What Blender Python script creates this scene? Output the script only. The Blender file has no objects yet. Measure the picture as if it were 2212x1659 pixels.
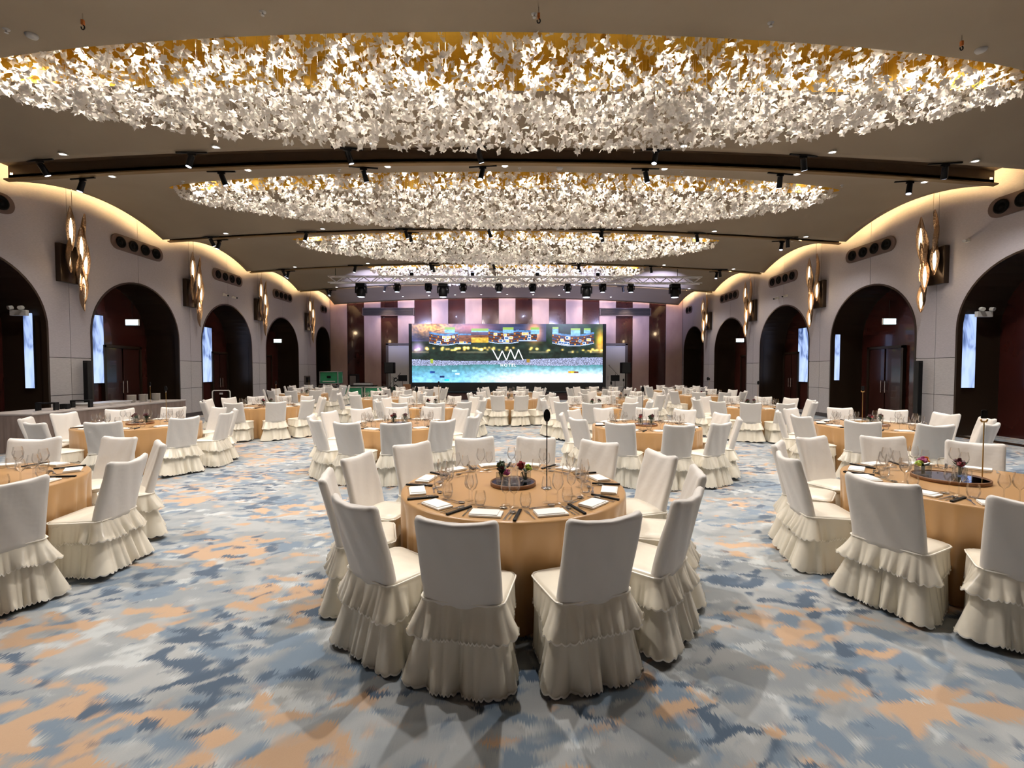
import bpy, bmesh, math, random
import numpy as np
from mathutils import Vector, Matrix
PI = math.pi
C = bpy.context.scene.collection
SC = bpy.context.scene
# ------------------------------------------------------------------ camera, world, exposure
CAM_H = 1.71
cam_d = bpy.data.cameras.new('camera'); cam_d.sensor_width = 36; cam_d.lens = 970 / 2212 * 36; cam_d.clip_start = .05
cam = bpy.data.objects.new('camera', cam_d); C.objects.link(cam)
cam.location = (0, 0, CAM_H)
cam.rotation_euler = (PI / 2 - math.atan(30.5 / 970), 0, -math.atan(10.5 / 970))
SC.camera = cam
w = bpy.data.worlds.new('world'); SC.world = w; w.use_nodes = True
w.node_tree.nodes['Background'].inputs[0].default_value = (.5, .45, .42, 1)
w.node_tree.nodes['Background'].inputs[1].default_value = .0
SC.view_settings.view_transform = 'Standard'; SC.view_settings.look = 'None'
SC.view_settings.gamma = 1; SC.view_settings.use_curve_mapping = False
SC.view_settings.exposure = 0.25
SC.cycles.use_denoising = True; SC.cycles.use_adaptive_sampling = True; SC.cycles.adaptive_threshold = .05; SC.cycles.adaptive_min_samples = 24
SC.cycles.max_bounces = 5; SC.cycles.diffuse_bounces = 3; SC.cycles.glossy_bounces = 2
SC.cycles.transparent_max_bounces = 20; SC.cycles.transmission_bounces = 4
SC.cycles.sample_clamp_indirect = 6; SC.cycles.caustics_reflective = False; SC.cycles.caustics_refractive = False
P_LAMP, P_DOWN, P_COVE, P_SCREEN = 195., 500., 75., 1.5
WARM, WHITE = (1, .86, .70), (1, .93, .87)

def spot(name, loc, power, col, size=110, blend=.7, soft=.07, target=None, parent=None):
    d = bpy.data.lights.new(name, 'SPOT'); d.energy = power; d.color = col
    d.spot_size = math.radians(size); d.spot_blend = blend; d.shadow_soft_size = soft
    o = bpy.data.objects.new(name, d); C.objects.link(o); o.location = loc
    if target is not None:
        o.rotation_euler = (Vector(target) - Vector(loc)).to_track_quat('-Z', 'Y').to_euler()
    if parent: o.parent = parent
    return o

# ------------------------------------------------------------------ helpers
def tag(o, label, cat, group=None, kind=None):
    o['label'] = label
    if cat: o['category'] = cat
    if group: o['group'] = group
    if kind: o['kind'] = kind
    return o
def empty(name, loc, rz=0, label=None, cat=None, group=None):
    o = bpy.data.objects.new(name, None); C.objects.link(o); o.location = loc; o.rotation_euler = (0, 0, rz)
    o.empty_display_size = .1
    if label: tag(o, label, cat, group)
    return o
class MB:
    def __init__(s): s.v = []; s.f = []; s.sm = []
    def add(s, vs, fs, smooth=False):
        n = len(s.v); s.v += [tuple(p) for p in vs]; s.f += [tuple(i + n for i in f) for f in fs]; s.sm += [smooth] * len(fs); return s
    def box(s, c, d, rz=0, rx=0, ry=0):
        M = Matrix.Translation(c) @ Matrix.Rotation(rz, 4, 'Z') @ Matrix.Rotation(ry, 4, 'Y') @ Matrix.Rotation(rx, 4, 'X')
        x, y, z = d[0] / 2, d[1] / 2, d[2] / 2
        vs = [M @ Vector(p) for p in ((-x, -y, -z), (x, -y, -z), (x, y, -z), (-x, y, -z), (-x, -y, z), (x, -y, z), (x, y, z), (-x, y, z))]
        return s.add(vs, [(0, 3, 2, 1), (4, 5, 6, 7), (0, 1, 5, 4), (1, 2, 6, 5), (2, 3, 7, 6), (3, 0, 4, 7)])
    def bbox(s, c, d, b=.01, rz=0):   # bevelled box
        bm = bmesh.new(); bmesh.ops.create_cube(bm, size=1)
        for v in bm.verts: v.co = Vector((v.co.x * d[0], v.co.y * d[1], v.co.z * d[2]))
        bmesh.ops.bevel(bm, geom=bm.edges[:], offset=b, segments=2, affect='EDGES', profile=.5)
        M = Matrix.Translation(c) @ Matrix.Rotation(rz, 4, 'Z'); bm.verts.index_update()
        s.add([M @ v.co for v in bm.verts], [[v.index for v in f.verts] for f in bm.faces]); bm.free(); return s
    def tube(s, p, q, r, n=8, r2=None, caps=True):
        p, q = Vector(p), Vector(q); r2 = r if r2 is None else r2
        z = (q - p).normalized(); a = z.orthogonal().normalized(); b = z.cross(a)
        vs = []
        for c, rr in ((p, r), (q, r2)):
            for i in range(n):
                t = 2 * PI * i / n; vs.append(c + (a * math.cos(t) + b * math.sin(t)) * rr)
        fs = [(i, (i + 1) % n, n + (i + 1) % n, n + i) for i in range(n)]
        s.add(vs, fs, n > 6)
        if caps: s.add(vs, [tuple(range(n))[::-1], tuple(range(n, 2 * n))])
        return s
    def path(s, pts, r, n=6):
        for a, b in zip(pts[:-1], pts[1:]): s.tube(a, b, r, n)
        return s
    def lathe(s, prof, n=20, c=(0, 0, 0), cap0=False, cap1=False):
        vs = []; m = len(prof)
        for r, z in prof:
            for i in range(n):
                t = 2 * PI * i / n; vs.append((c[0] + r * math.cos(t), c[1] + r * math.sin(t), c[2] + z))
        fs = [(j * n + i, j * n + (i + 1) % n, (j + 1) * n + (i + 1) % n, (j + 1) * n + i) for j in range(m - 1) for i in range(n)]
        s.add(vs, fs, True)
        if cap0: s.add(vs[:n], [tuple(range(n))[::-1]])
        if cap1: s.add(vs[-n:], [tuple(range(n))])
        return s
    def prism(s, poly, h0, h1, to3=lambda a, b, h: (a, b, h)):
        n = len(poly); vs = [to3(a, b, h0) for a, b in poly] + [to3(a, b, h1) for a, b in poly]
        return s.add(vs, [tuple(range(n))[::-1], tuple(range(n, 2 * n))] + [(i, (i + 1) % n, n + (i + 1) % n, n + i) for i in range(n)])
    def ball(s, c, r, n=10, m=7, sc=(1, 1, 1)):
        vs = [(c[0], c[1], c[2] - r * sc[2])]
        for j in range(1, m):
            a = -PI / 2 + PI * j / m
            for i in range(n):
                t = 2 * PI * i / n
                vs.append((c[0] + r * sc[0] * math.cos(a) * math.cos(t), c[1] + r * sc[1] * math.cos(a) * math.sin(t), c[2] + r * sc[2] * math.sin(a)))
        vs.append((c[0], c[1], c[2] + r * sc[2]))
        fs = [(0, 1 + (i + 1) % n, 1 + i) for i in range(n)]
        for j in range(m - 2):
            for i in range(n):
                a, b = 1 + j * n, 1 + (j + 1) * n
                fs.append((a + i, a + (i + 1) % n, b + (i + 1) % n, b + i))
        k = len(vs) - 1; a = 1 + (m - 2) * n
        fs += [(a + i, a + (i + 1) % n, k) for i in range(n)]
        return s.add(vs, fs, True)
    def mesh(s, name, mat):
        me = bpy.data.meshes.new(name); me.from_pydata(s.v, [], s.f); me.update()
        me.polygons.foreach_set('use_smooth', s.sm)
        for m in (mat if isinstance(mat, (list, tuple)) else [mat]): me.materials.append(m)
        return me
    def obj(s, name, mat, parent=None, loc=None, fix=False):
        me = s.mesh(name, mat)
        if fix:
            bm = bmesh.new(); bm.from_mesh(me); bmesh.ops.recalc_face_normals(bm, faces=bm.faces); bm.to_mesh(me); bm.free()
        return put(name, me, parent, loc)
def put(name, me, parent=None, loc=None, rz=0):
    o = bpy.data.objects.new(name, me); C.objects.link(o)
    if parent: o.parent = parent
    if loc: o.location = loc
    if rz: o.rotation_euler = (0, 0, rz)
    return o
def structure(o): o['kind'] = 'structure'; return o
def loft(loops, close=True, cap0=False, cap1=False):
    n = len(loops[0]); vs = [p for l in loops for p in l]; fs = []
    for j in range(len(loops) - 1):
        for i in range(n if close else n - 1):
            k = (i + 1) % n; fs.append((j * n + i, j * n + k, (j + 1) * n + k, (j + 1) * n + i))
    if cap0: fs.append(tuple(range(n))[::-1])
    if cap1: fs.append(tuple(range((len(loops) - 1) * n, len(loops) * n)))
    return vs, fs

# ------------------------------------------------------------------ materials
M = {}
def mat(name, col, rough=.5, metal=0, emit=None, es=0, sheen=0, spec=.5, trans=0, coat=0):
    m = bpy.data.materials.new(name); m.use_nodes = True; b = m.node_tree.nodes['Principled BSDF']
    b.inputs['Base Color'].default_value = (*col, 1); b.inputs['Roughness'].default_value = rough
    b.inputs['Metallic'].default_value = metal; b.inputs['Specular IOR Level'].default_value = spec
    b.inputs['Sheen Weight'].default_value = sheen; b.inputs['Coat Weight'].default_value = coat
    if emit: b.inputs['Emission Color'].default_value = (*emit, 1); b.inputs['Emission Strength'].default_value = es
    M[name] = m; return m
def nodes(m): return m.node_tree.nodes, m.node_tree.links, m.node_tree.nodes['Principled BSDF']
def noise_col(m, a, b, scale, stretch=(1, 1, 1), detail=4, bump=0, lo=.35, hi=.65, bscale=None):
    N, L, P = nodes(m); tc = N.new('ShaderNodeTexCoord'); mp = N.new('ShaderNodeMapping'); mp.inputs['Scale'].default_value = stretch
    nz = N.new('ShaderNodeTexNoise'); nz.inputs['Scale'].default_value = scale; nz.inputs['Detail'].default_value = detail
    cr = N.new('ShaderNodeValToRGB'); cr.color_ramp.elements[0].position = lo; cr.color_ramp.elements[1].position = hi
    cr.color_ramp.elements[0].color = (*a, 1); cr.color_ramp.elements[1].color = (*b, 1)
    L.new(tc.outputs['Object'], mp.inputs[0]); L.new(mp.outputs[0], nz.inputs[0]); L.new(nz.outputs[0], cr.inputs[0]); L.new(cr.outputs[0], P.inputs['Base Color'])
    if bump:
        bp = N.new('ShaderNodeBump'); bp.inputs['Strength'].default_value = bump; bp.inputs['Distance'].default_value = .02
        src = nz
        if bscale:
            src = N.new('ShaderNodeTexNoise'); src.inputs['Scale'].default_value = bscale; L.new(mp.outputs[0], src.inputs[0])
        L.new(src.outputs[0], bp.inputs['Height']); L.new(bp.outputs[0], P.inputs['Normal'])
    return m
mat('satin', (.82, .77, .65), .27, sheen=.1, spec=.7)
mat('satin_back', (.74, .715, .68), .45, sheen=.1)
for k in ('satin', 'satin_back'):
    N, L, P = nodes(M[k]); tc = N.new('ShaderNodeTexCoord'); nz = N.new('ShaderNodeTexNoise'); nz.inputs['Scale'].default_value = 9
    bp = N.new('ShaderNodeBump'); bp.inputs['Strength'].default_value = .25; bp.inputs['Distance'].default_value = .02
    L.new(tc.outputs['Object'], nz.inputs[0]); L.new(nz.outputs[0], bp.inputs['Height']); L.new(bp.outputs[0], P.inputs['Normal'])
mat('piping', (.93, .89, .80), .35)
mat('gold_cloth', (.48, .28, .118), .28, sheen=.06)
mat('napkin', (.86, .84, .80), .7)
mat('steel', (.75, .73, .70), .16, 1)
mat('black', (.005, .005, .006), .45, spec=.2)
mat('black_metal', (.008, .008, .009), .4, .2, spec=.2)
mat('black_matte', (.01, .01, .01), .8)
noise_col(mat('ceiling_paint', (.26, .21, .155), .85), (.25, .202, .148), (.275, .226, .168), .6)
mat('ceiling_edge', (.55, .48, .38), .6)
mat('slot_brown', (.13, .085, .05), .5)
mat('brass', (.55, .36, .13), .35, 1)
noise_col(mat('gold_leaf', (.78, .46, .09), .4, .3), (.66, .37, .03), (.86, .55, .07), 2.2, (1, 1, 2))
noise_col(mat('wall_panel', (.45, .42, .43), .85), (.40, .375, .405), (.46, .435, .465), 60, (1, .25, 2.5), 3, .15)
noise_col(mat('wall_tile', (.46, .44, .45), .75), (.42, .40, .405), (.48, .46, .465), 40, (1, .3, 2), 3, .1)
mat('wall_dark', (.07, .06, .06), .9)
noise_col(mat('maroon', (.055, .013, .010), .18, coat=.5), (.04, .009, .007), (.075, .018, .013), .8, (1, 1, .4))
mat('bronze', (.05, .032, .02), .28, .5)
mat('door_wood', (.04, .012, .009), .25, coat=.4)
noise_col(mat('panel_light', (.50, .34, .30), .5), (.44, .295, .26), (.55, .385, .34), 1.2, (1, 1, .5), 5)
noise_col(mat('panel_dark', (.05, .013, .010), .14, coat=.6), (.035, .009, .007), (.06, .016, .012), 1.0, (1, 1, .5), 5)
mat('white_paint', (.72, .71, .68), .5)
mat('grille', (.12, .10, .09), .5)
mat('grille_frame', (.12, .08, .07), .5)
mat('nozzle', (.003, .003, .003), .6, spec=.1)
mat('sconce_gold', (.42, .29, .19), .3, .95)
N, L, P = nodes(M['sconce_gold']); nz = N.new('ShaderNodeTexNoise'); nz.inputs['Scale'].default_value = 26; tc = N.new('ShaderNodeTexCoord')
bp = N.new('ShaderNodeBump'); bp.inputs['Strength'].default_value = .7; bp.inputs['Distance'].default_value = .03
L.new(tc.outputs['Object'], nz.inputs[0]); L.new(nz.outputs[0], bp.inputs['Height']); L.new(bp.outputs[0], P.inputs['Normal'])
mat('sconce_glow', (.9, .8, .6), .5, emit=(1, .80, .55), es=1.9)
mat('lamp_white', (1, 1, 1), .5, emit=(1, .86, .66), es=90)
mat('down_white', (1, 1, 1), .5, emit=(1, .93, .85), es=14)
mat('lens_blue', (.6, .7, 1), .2, emit=(.75, .82, 1), es=4)
mat('cove_strip', (1, .8, .5), .5, emit=(1, .66, .27), es=P_COVE)
mat('cove_back', (1, .8, .6), .5, emit=(1, .70, .48), es=28)
mat('exit_sign', (.8, 1, .9), .5, emit=(.62, .92, 1.0), es=4.0)
mat('aluminium', (.86, .86, .90), .35, .5)
mat('green_case', (.035, .30, .14), .5)
mat('chrome_edge', (.72, .74, .74), .25, .8)
mat('porcelain', (.83, .80, .75), .25)
noise_col(mat('skirting_cloth', (.19, .14, .12), .6), (.17, .125, .105), (.22, .165, .14), 6, (1, 1, .3))
mat('buffet_top', (.42, .38, .36), .5)
mat('stage_fascia', (.05, .018, .016), .5)
mat('leaf_green', (.02, .05, .018), .5)
mat('lime', (.38, .55, .06), .5)
mat('bloom_red', (.22, .005, .012), .5)
mat('bloom_wine', (.06, .006, .012), .5)
mat('bloom_magenta', (.30, .03, .14), .5)
mat('bloom_orange', (.90, .30, .02), .5)
mat('mirror', (.55, .60, .78), .03, 1)
mat('walnut', (.20, .09, .035), .4)
mat('orange_plastic', (.55, .16, .03), .5)
mat('grey_plastic', (.45, .45, .45), .5)
mat('red_box', (.4, .02, .02), .5)
# thin glass
def thin_glass(name, tint, base=.05):
    m = bpy.data.materials.new(name); m.use_nodes = True; N, L = m.node_tree.nodes, m.node_tree.links; N.clear()
    o = N.new('ShaderNodeOutputMaterial'); mx = N.new('ShaderNodeMixShader'); t = N.new('ShaderNodeBsdfTransparent'); g = N.new('ShaderNodeBsdfGlossy')
    lw = N.new('ShaderNodeLayerWeight'); lw.inputs[0].default_value = .25
    ma = N.new('ShaderNodeMath'); ma.operation = 'MULTIPLY_ADD'; ma.inputs[1].default_value = .55; ma.inputs[2].default_value = base
    t.inputs[0].default_value = (*tint, 1); g.inputs['Roughness'].default_value = .10; g.inputs[0].default_value = (1, 1, 1, 1)
    L.new(lw.outputs['Fresnel'], ma.inputs[0]); L.new(ma.outputs[0], mx.inputs[0]); L.new(t.outputs[0], mx.inputs[1]); L.new(g.outputs[0], mx.inputs[2]); L.new(mx.outputs[0], o.inputs[0])
    M[name] = m; return m
thin_glass('glass', (.97, .97, .97)); thin_glass('vase_glass', (.80, .82, .80), .10)
# chandelier leaf: diffuse + translucent acrylic
def leaf_mat():
    m = bpy.data.materials.new('leaf_acrylic'); m.use_nodes = True; N, L = m.node_tree.nodes, m.node_tree.links; N.clear()
    o = N.new('ShaderNodeOutputMaterial'); d = N.new('ShaderNodeBsdfDiffuse'); t = N.new('ShaderNodeBsdfTranslucent'); g = N.new('ShaderNodeBsdfGlossy')
    a = N.new('ShaderNodeMixShader'); b = N.new('ShaderNodeMixShader'); a.inputs[0].default_value = .52; b.inputs[0].default_value = .08
    d.inputs[0].default_value = (.90, .88, .86, 1); t.inputs[0].default_value = (.92, .90, .87, 1); g.inputs['Roughness'].default_value = .25
    L.new(d.outputs[0], a.inputs[1]); L.new(t.outputs[0], a.inputs[2]); L.new(a.outputs[0], b.inputs[1]); L.new(g.outputs[0], b.inputs[2]); L.new(b.outputs[0], o.inputs[0])
    M['leaf_acrylic'] = m
leaf_mat()
# emissive blue-white noise for the arch panels
def panel_glow_mat():
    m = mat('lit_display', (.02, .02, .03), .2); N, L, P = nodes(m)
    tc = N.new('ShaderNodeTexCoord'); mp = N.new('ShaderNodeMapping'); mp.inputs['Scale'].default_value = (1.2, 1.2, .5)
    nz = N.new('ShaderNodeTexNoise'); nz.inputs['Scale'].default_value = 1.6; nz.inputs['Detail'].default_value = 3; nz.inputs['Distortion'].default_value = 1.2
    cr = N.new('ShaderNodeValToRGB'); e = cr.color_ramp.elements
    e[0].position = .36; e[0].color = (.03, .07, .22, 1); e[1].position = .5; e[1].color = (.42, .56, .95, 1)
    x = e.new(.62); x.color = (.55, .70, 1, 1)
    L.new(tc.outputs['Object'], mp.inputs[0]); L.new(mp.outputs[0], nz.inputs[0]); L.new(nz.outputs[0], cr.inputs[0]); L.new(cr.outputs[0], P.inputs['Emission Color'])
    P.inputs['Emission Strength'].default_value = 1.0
panel_glow_mat()
# carpet
def carpet_mat():
    m = mat('carpet', (.4, .45, .48), .95, spec=.15); N, L, P = nodes(m)
    tc = N.new('ShaderNodeTexCoord')
    def mapped(scale, off=(0, 0, 0), rot=0):
        mp = N.new('ShaderNodeMapping'); mp.inputs['Scale'].default_value = scale; mp.inputs['Location'].default_value = off; mp.inputs['Rotation'].default_value = (0, 0, rot)
        L.new(vec, mp.inputs[0]); return mp.outputs[0]
    def nz(v, s, d=2, dist=0, rough=.5):
        n = N.new('ShaderNodeTexNoise'); n.inputs['Scale'].default_value = s; n.inputs['Detail'].default_value = d; n.inputs['Distortion'].default_value = dist; n.inputs['Roughness'].default_value = rough
        L.new(v, n.inputs[0]); return n.outputs[0]
    def math_(op, a, b, c=None):
        n = N.new('ShaderNodeMath'); n.operation = op
        for i, x in enumerate((a, b, c)):
            if x is None: continue
            if isinstance(x, (int, float)): n.inputs[i].default_value = x
            else: L.new(x, n.inputs[i])
        return n.outputs[0]
    def ramp(v, lo, hi):
        n = N.new('ShaderNodeMapRange'); n.interpolation_type = 'SMOOTHSTEP'; n.inputs[1].default_value = lo; n.inputs[2].default_value = hi; L.new(v, n.inputs[0]); return n.outputs[0]
    # feathered tuft edges: jitter the y lookup with very fine stripes
    vec = tc.outputs['Object']
    fine = nz(mapped((130, 5, 1)), 1.0, 1)
    cmb = N.new('ShaderNodeCombineXYZ'); L.new(math_('MULTIPLY', math_('SUBTRACT', fine, .5), .05), cmb.inputs[0]); L.new(math_('MULTIPLY', math_('SUBTRACT', fine, .5), .09), cmb.inputs[1])
    ad = N.new('ShaderNodeVectorMath'); ad.operation = 'ADD'; L.new(tc.outputs['Object'], ad.inputs[0]); L.new(cmb.outputs[0], ad.inputs[1])
    vec = ad.outputs[0]
    def layer(off, big, small, lo, hi, mix=.46, st=1.5, rot=.25):
        a = nz(mapped((1, st, 1), off, rot), big, 1, .3); b = nz(mapped((1, st, 1), (off[0] + 9, off[1] + 4, 0), rot), small, 1.2, .5)
        return ramp(math_('ADD', math_('MULTIPLY', a, mix), math_('MULTIPLY', b, 1 - mix)), lo, hi)
    base = N.new('ShaderNodeMix'); base.data_type = 'RGBA'; base.inputs[6].default_value = (.31, .345, .37, 1); base.inputs[7].default_value = (.43, .455, .465, 1)
    L.new(layer((3, 7, 0), .9, 3.2, .42, .58), base.inputs[0])
    col = base.outputs[2]
    def over(col, f, c):
        n = N.new('ShaderNodeMix'); n.data_type = 'RGBA'; L.new(f, n.inputs[0]); L.new(col, n.inputs[6]); n.inputs[7].default_value = (*c, 1); return n.outputs[2]
    col = over(col, layer((31, 2, 0), 1.4, 4.8, .55, .63), (.56, .60, .61))
    col = over(col, layer((5, 17, 0), 1.0, 4.6, .505, .585), (.20, .27, .35))
    col = over(col, layer((13, 41, 0), 1.0, 4.6, .532, .60), (.57, .39, .255))
    col = over(col, layer((73, 23, 0), 1.0, 5.2, .55, .61), (.085, .13, .195))
    tuft = nz(mapped((1, 1, 1)), 420, 2)
    mul = N.new('ShaderNodeMix'); mul.data_type = 'RGBA'; mul.blend_type = 'MULTIPLY'; mul.inputs[0].default_value = .35
    cr = N.new('ShaderNodeValToRGB'); cr.color_ramp.elements[0].color = (.55, .55, .55, 1); cr.color_ramp.elements[0].position = .3; cr.color_ramp.elements[1].position = .7
    L.new(tuft, cr.inputs[0]); L.new(col, mul.inputs[6]); L.new(cr.outputs[0], mul.inputs[7]); L.new(mul.outputs[2], P.inputs['Base Color'])
    P.inputs['Sheen Weight'].default_value = .3
carpet_mat()

def lettering(body, size, m, parent, loc, spacing=1.0, base=False):
    fc = bpy.data.curves.new('lettering', 'FONT'); fc.body = body; fc.size = size; fc.extrude = .002; fc.align_x = 'CENTER'
    fc.align_y = 'TOP_BASELINE' if base else 'CENTER'; fc.space_character = spacing; fc.resolution_u = 3
    o = bpy.data.objects.new('tmp', fc); C.objects.link(o); bpy.context.view_layer.update()
    me = bpy.data.meshes.new_from_object(o.evaluated_get(bpy.context.evaluated_depsgraph_get())); bpy.data.objects.remove(o)
    me.materials.clear(); me.materials.append(m); o = put('lettering', me, parent, loc); o.rotation_euler = (PI / 2, 0, 0); return o
mat('sign_green', (.25, .75, .5), .5, emit=(.35, .85, .6), es=2.2)
# ------------------------------------------------------------------ room shell
XW, XC, YB, YF = 11.58, 11.15, 29.6, -4.0      # side walls, ceiling edge, stage wall, wall behind
Z0 = 4.63 + CAM_H
BAYS = [(-3.9, .4), (1.0, 4.6), (5.4, 9.5), (10.3, 14.8), (15.1, 19.5), (19.8, 24.2), (24.5, 29.25)]
LENS = {2: (7.55, 8.8, .68), 3: (12.1, 8.9, .68), 4: (17.0, 8.0, .68), 5: (21.8, 6.7, .66)}
def zc(x, y, bay):
    y0, y1 = bay; t = min(max((y - y0) / (y1 - y0), 0), 1)
    return Z0 - .42 * (x / XC) ** 2 + .45 * 4 * t * (1 - t)
fl = MB().add([(-13.2, YF, 0), (13.2, YF, 0), (13.2, YB + .3, 0), (-13.2, YB + .3, 0)], [(0, 1, 2, 3)]).obj('floor', M['carpet']); structure(fl)

ceil = empty('ceiling', (0, 0, 0)); structure(ceil)
for bi, bay in enumerate(BAYS):
    y0, y1 = bay; h = (y1 - y0) / 2; cy = (y0 + y1) / 2
    if bi in LENS: yc, a, b = LENS[bi]
    else: yc, a, b = cy, .02, .01
    n, ns = 256, 14; loops = []
    for s in range(ns + 1):
        q = s / ns; lp = []
        for i in range(n):
            t = 2 * PI * i / n; ct, st = math.cos(t), math.sin(t); m = max(abs(ct), abs(st))
            ex, ey = a * ct, yc + b * st; ox, oy = XC * ct / m, cy + h * st / m
            x, y = ex + (ox - ex) * q, ey + (oy - ey) * q
            lp.append((x, y, zc(x, y, bay)))
        loops.append(lp)
    up = [(x, y, z + .14) for x, y, z in loops[-1]]
    vs, fs = loft(loops + [up]); mb = MB().add(vs, fs, True)
    o = mb.obj('ceiling_panel', M['ceiling_paint'], ceil)
    if bi in LENS:   # gold lined recess the leaves hang from
        e0 = loops[0]; top = max(p[2] for p in e0) + .52
        e1 = [(x, y, z + .02) for x, y, z in e0]; e2 = [(x, y, top) for x, y, z in e0]
        vs, fs = loft([e0, e1, e2]); mb = MB().add(vs, fs, True); mb.add(e2, [tuple(range(n))])
        mb.obj('recess_lining', M['gold_leaf'], ceil)
# slots between the bays
SLOTS = []
for bi in range(1, len(BAYS) - 1):
    ya, yb = BAYS[bi][1], BAYS[bi + 1][0]; SLOTS.append((ya, yb))
    def sec(x): 
        z = Z0 - .42 * (x / XC) ** 2
        return [(x, ya, z + .01), (x, ya, z + .34), (x, yb, z + .34), (x, yb, z + .01)]
    xs = np.linspace(-XC, XC, 41)
    vs, fs = loft([sec(x) for x in xs], close=False); MB().add(vs, fs).obj('slot_trough', M['slot_brown'], ceil)
    rail = [[(x, yb - .10, Z0 - .42 * (x / XC) ** 2 + dz) for dz in (.0, .03)] for x in xs]
    lp = [[(x, yb - .10, Z0 - .42 * (x / XC) ** 2), (x, yb + .01, Z0 - .42 * (x / XC) ** 2 - .012), (x, yb + .01, Z0 - .42 * (x / XC) ** 2 + .03), (x, yb - .10, Z0 - .42 * (x / XC) ** 2 + .03)] for x in xs]
    vs, fs = loft(lp); MB().add(vs, fs).obj('slot_trim', mat('trim_bronze', (.20, .125, .05), .5) if 'trim_bronze' not in M else M['trim_bronze'], ceil)
MB().box((0, (YF + YB) / 2, 7.75), (26.4, YB - YF + .6, .1)).obj('slab', M['ceiling_paint'], ceil)
# warm cove strips along both side edges and the stage wall
for s in (-1, 1):
    mb = MB()
    for bay in BAYS:
        ys = np.linspace(bay[0], bay[1], 13)
        lp = [[(s * (XC - .10), y, zc(XC, y, bay) + .15), (s * (XC - .04), y, zc(XC, y, bay) + .15), (s * (XC - .04), y, zc(XC, y, bay) + .19), (s * (XC - .10), y, zc(XC, y, bay) + .19)] for y in ys]
        vs, fs = loft(lp, cap0=True, cap1=True); mb.add(vs, fs)
    mb.obj('cove_light', M['cove_strip'], ceil)
mb = MB()
xs = np.linspace(-XC + .2, XC - .2, 31)
lp = [[(x, 29.10 + dy, Z0 - .42 * (x / XC) ** 2 + .15 + dz) for dy, dz in ((0, 0), (.06, 0), (.06, .05), (0, .05))] for x in xs]
vs, fs = loft(lp, cap0=True, cap1=True); mb.add(vs, fs).obj('cove_light', M['cove_back'], ceil)

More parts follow.
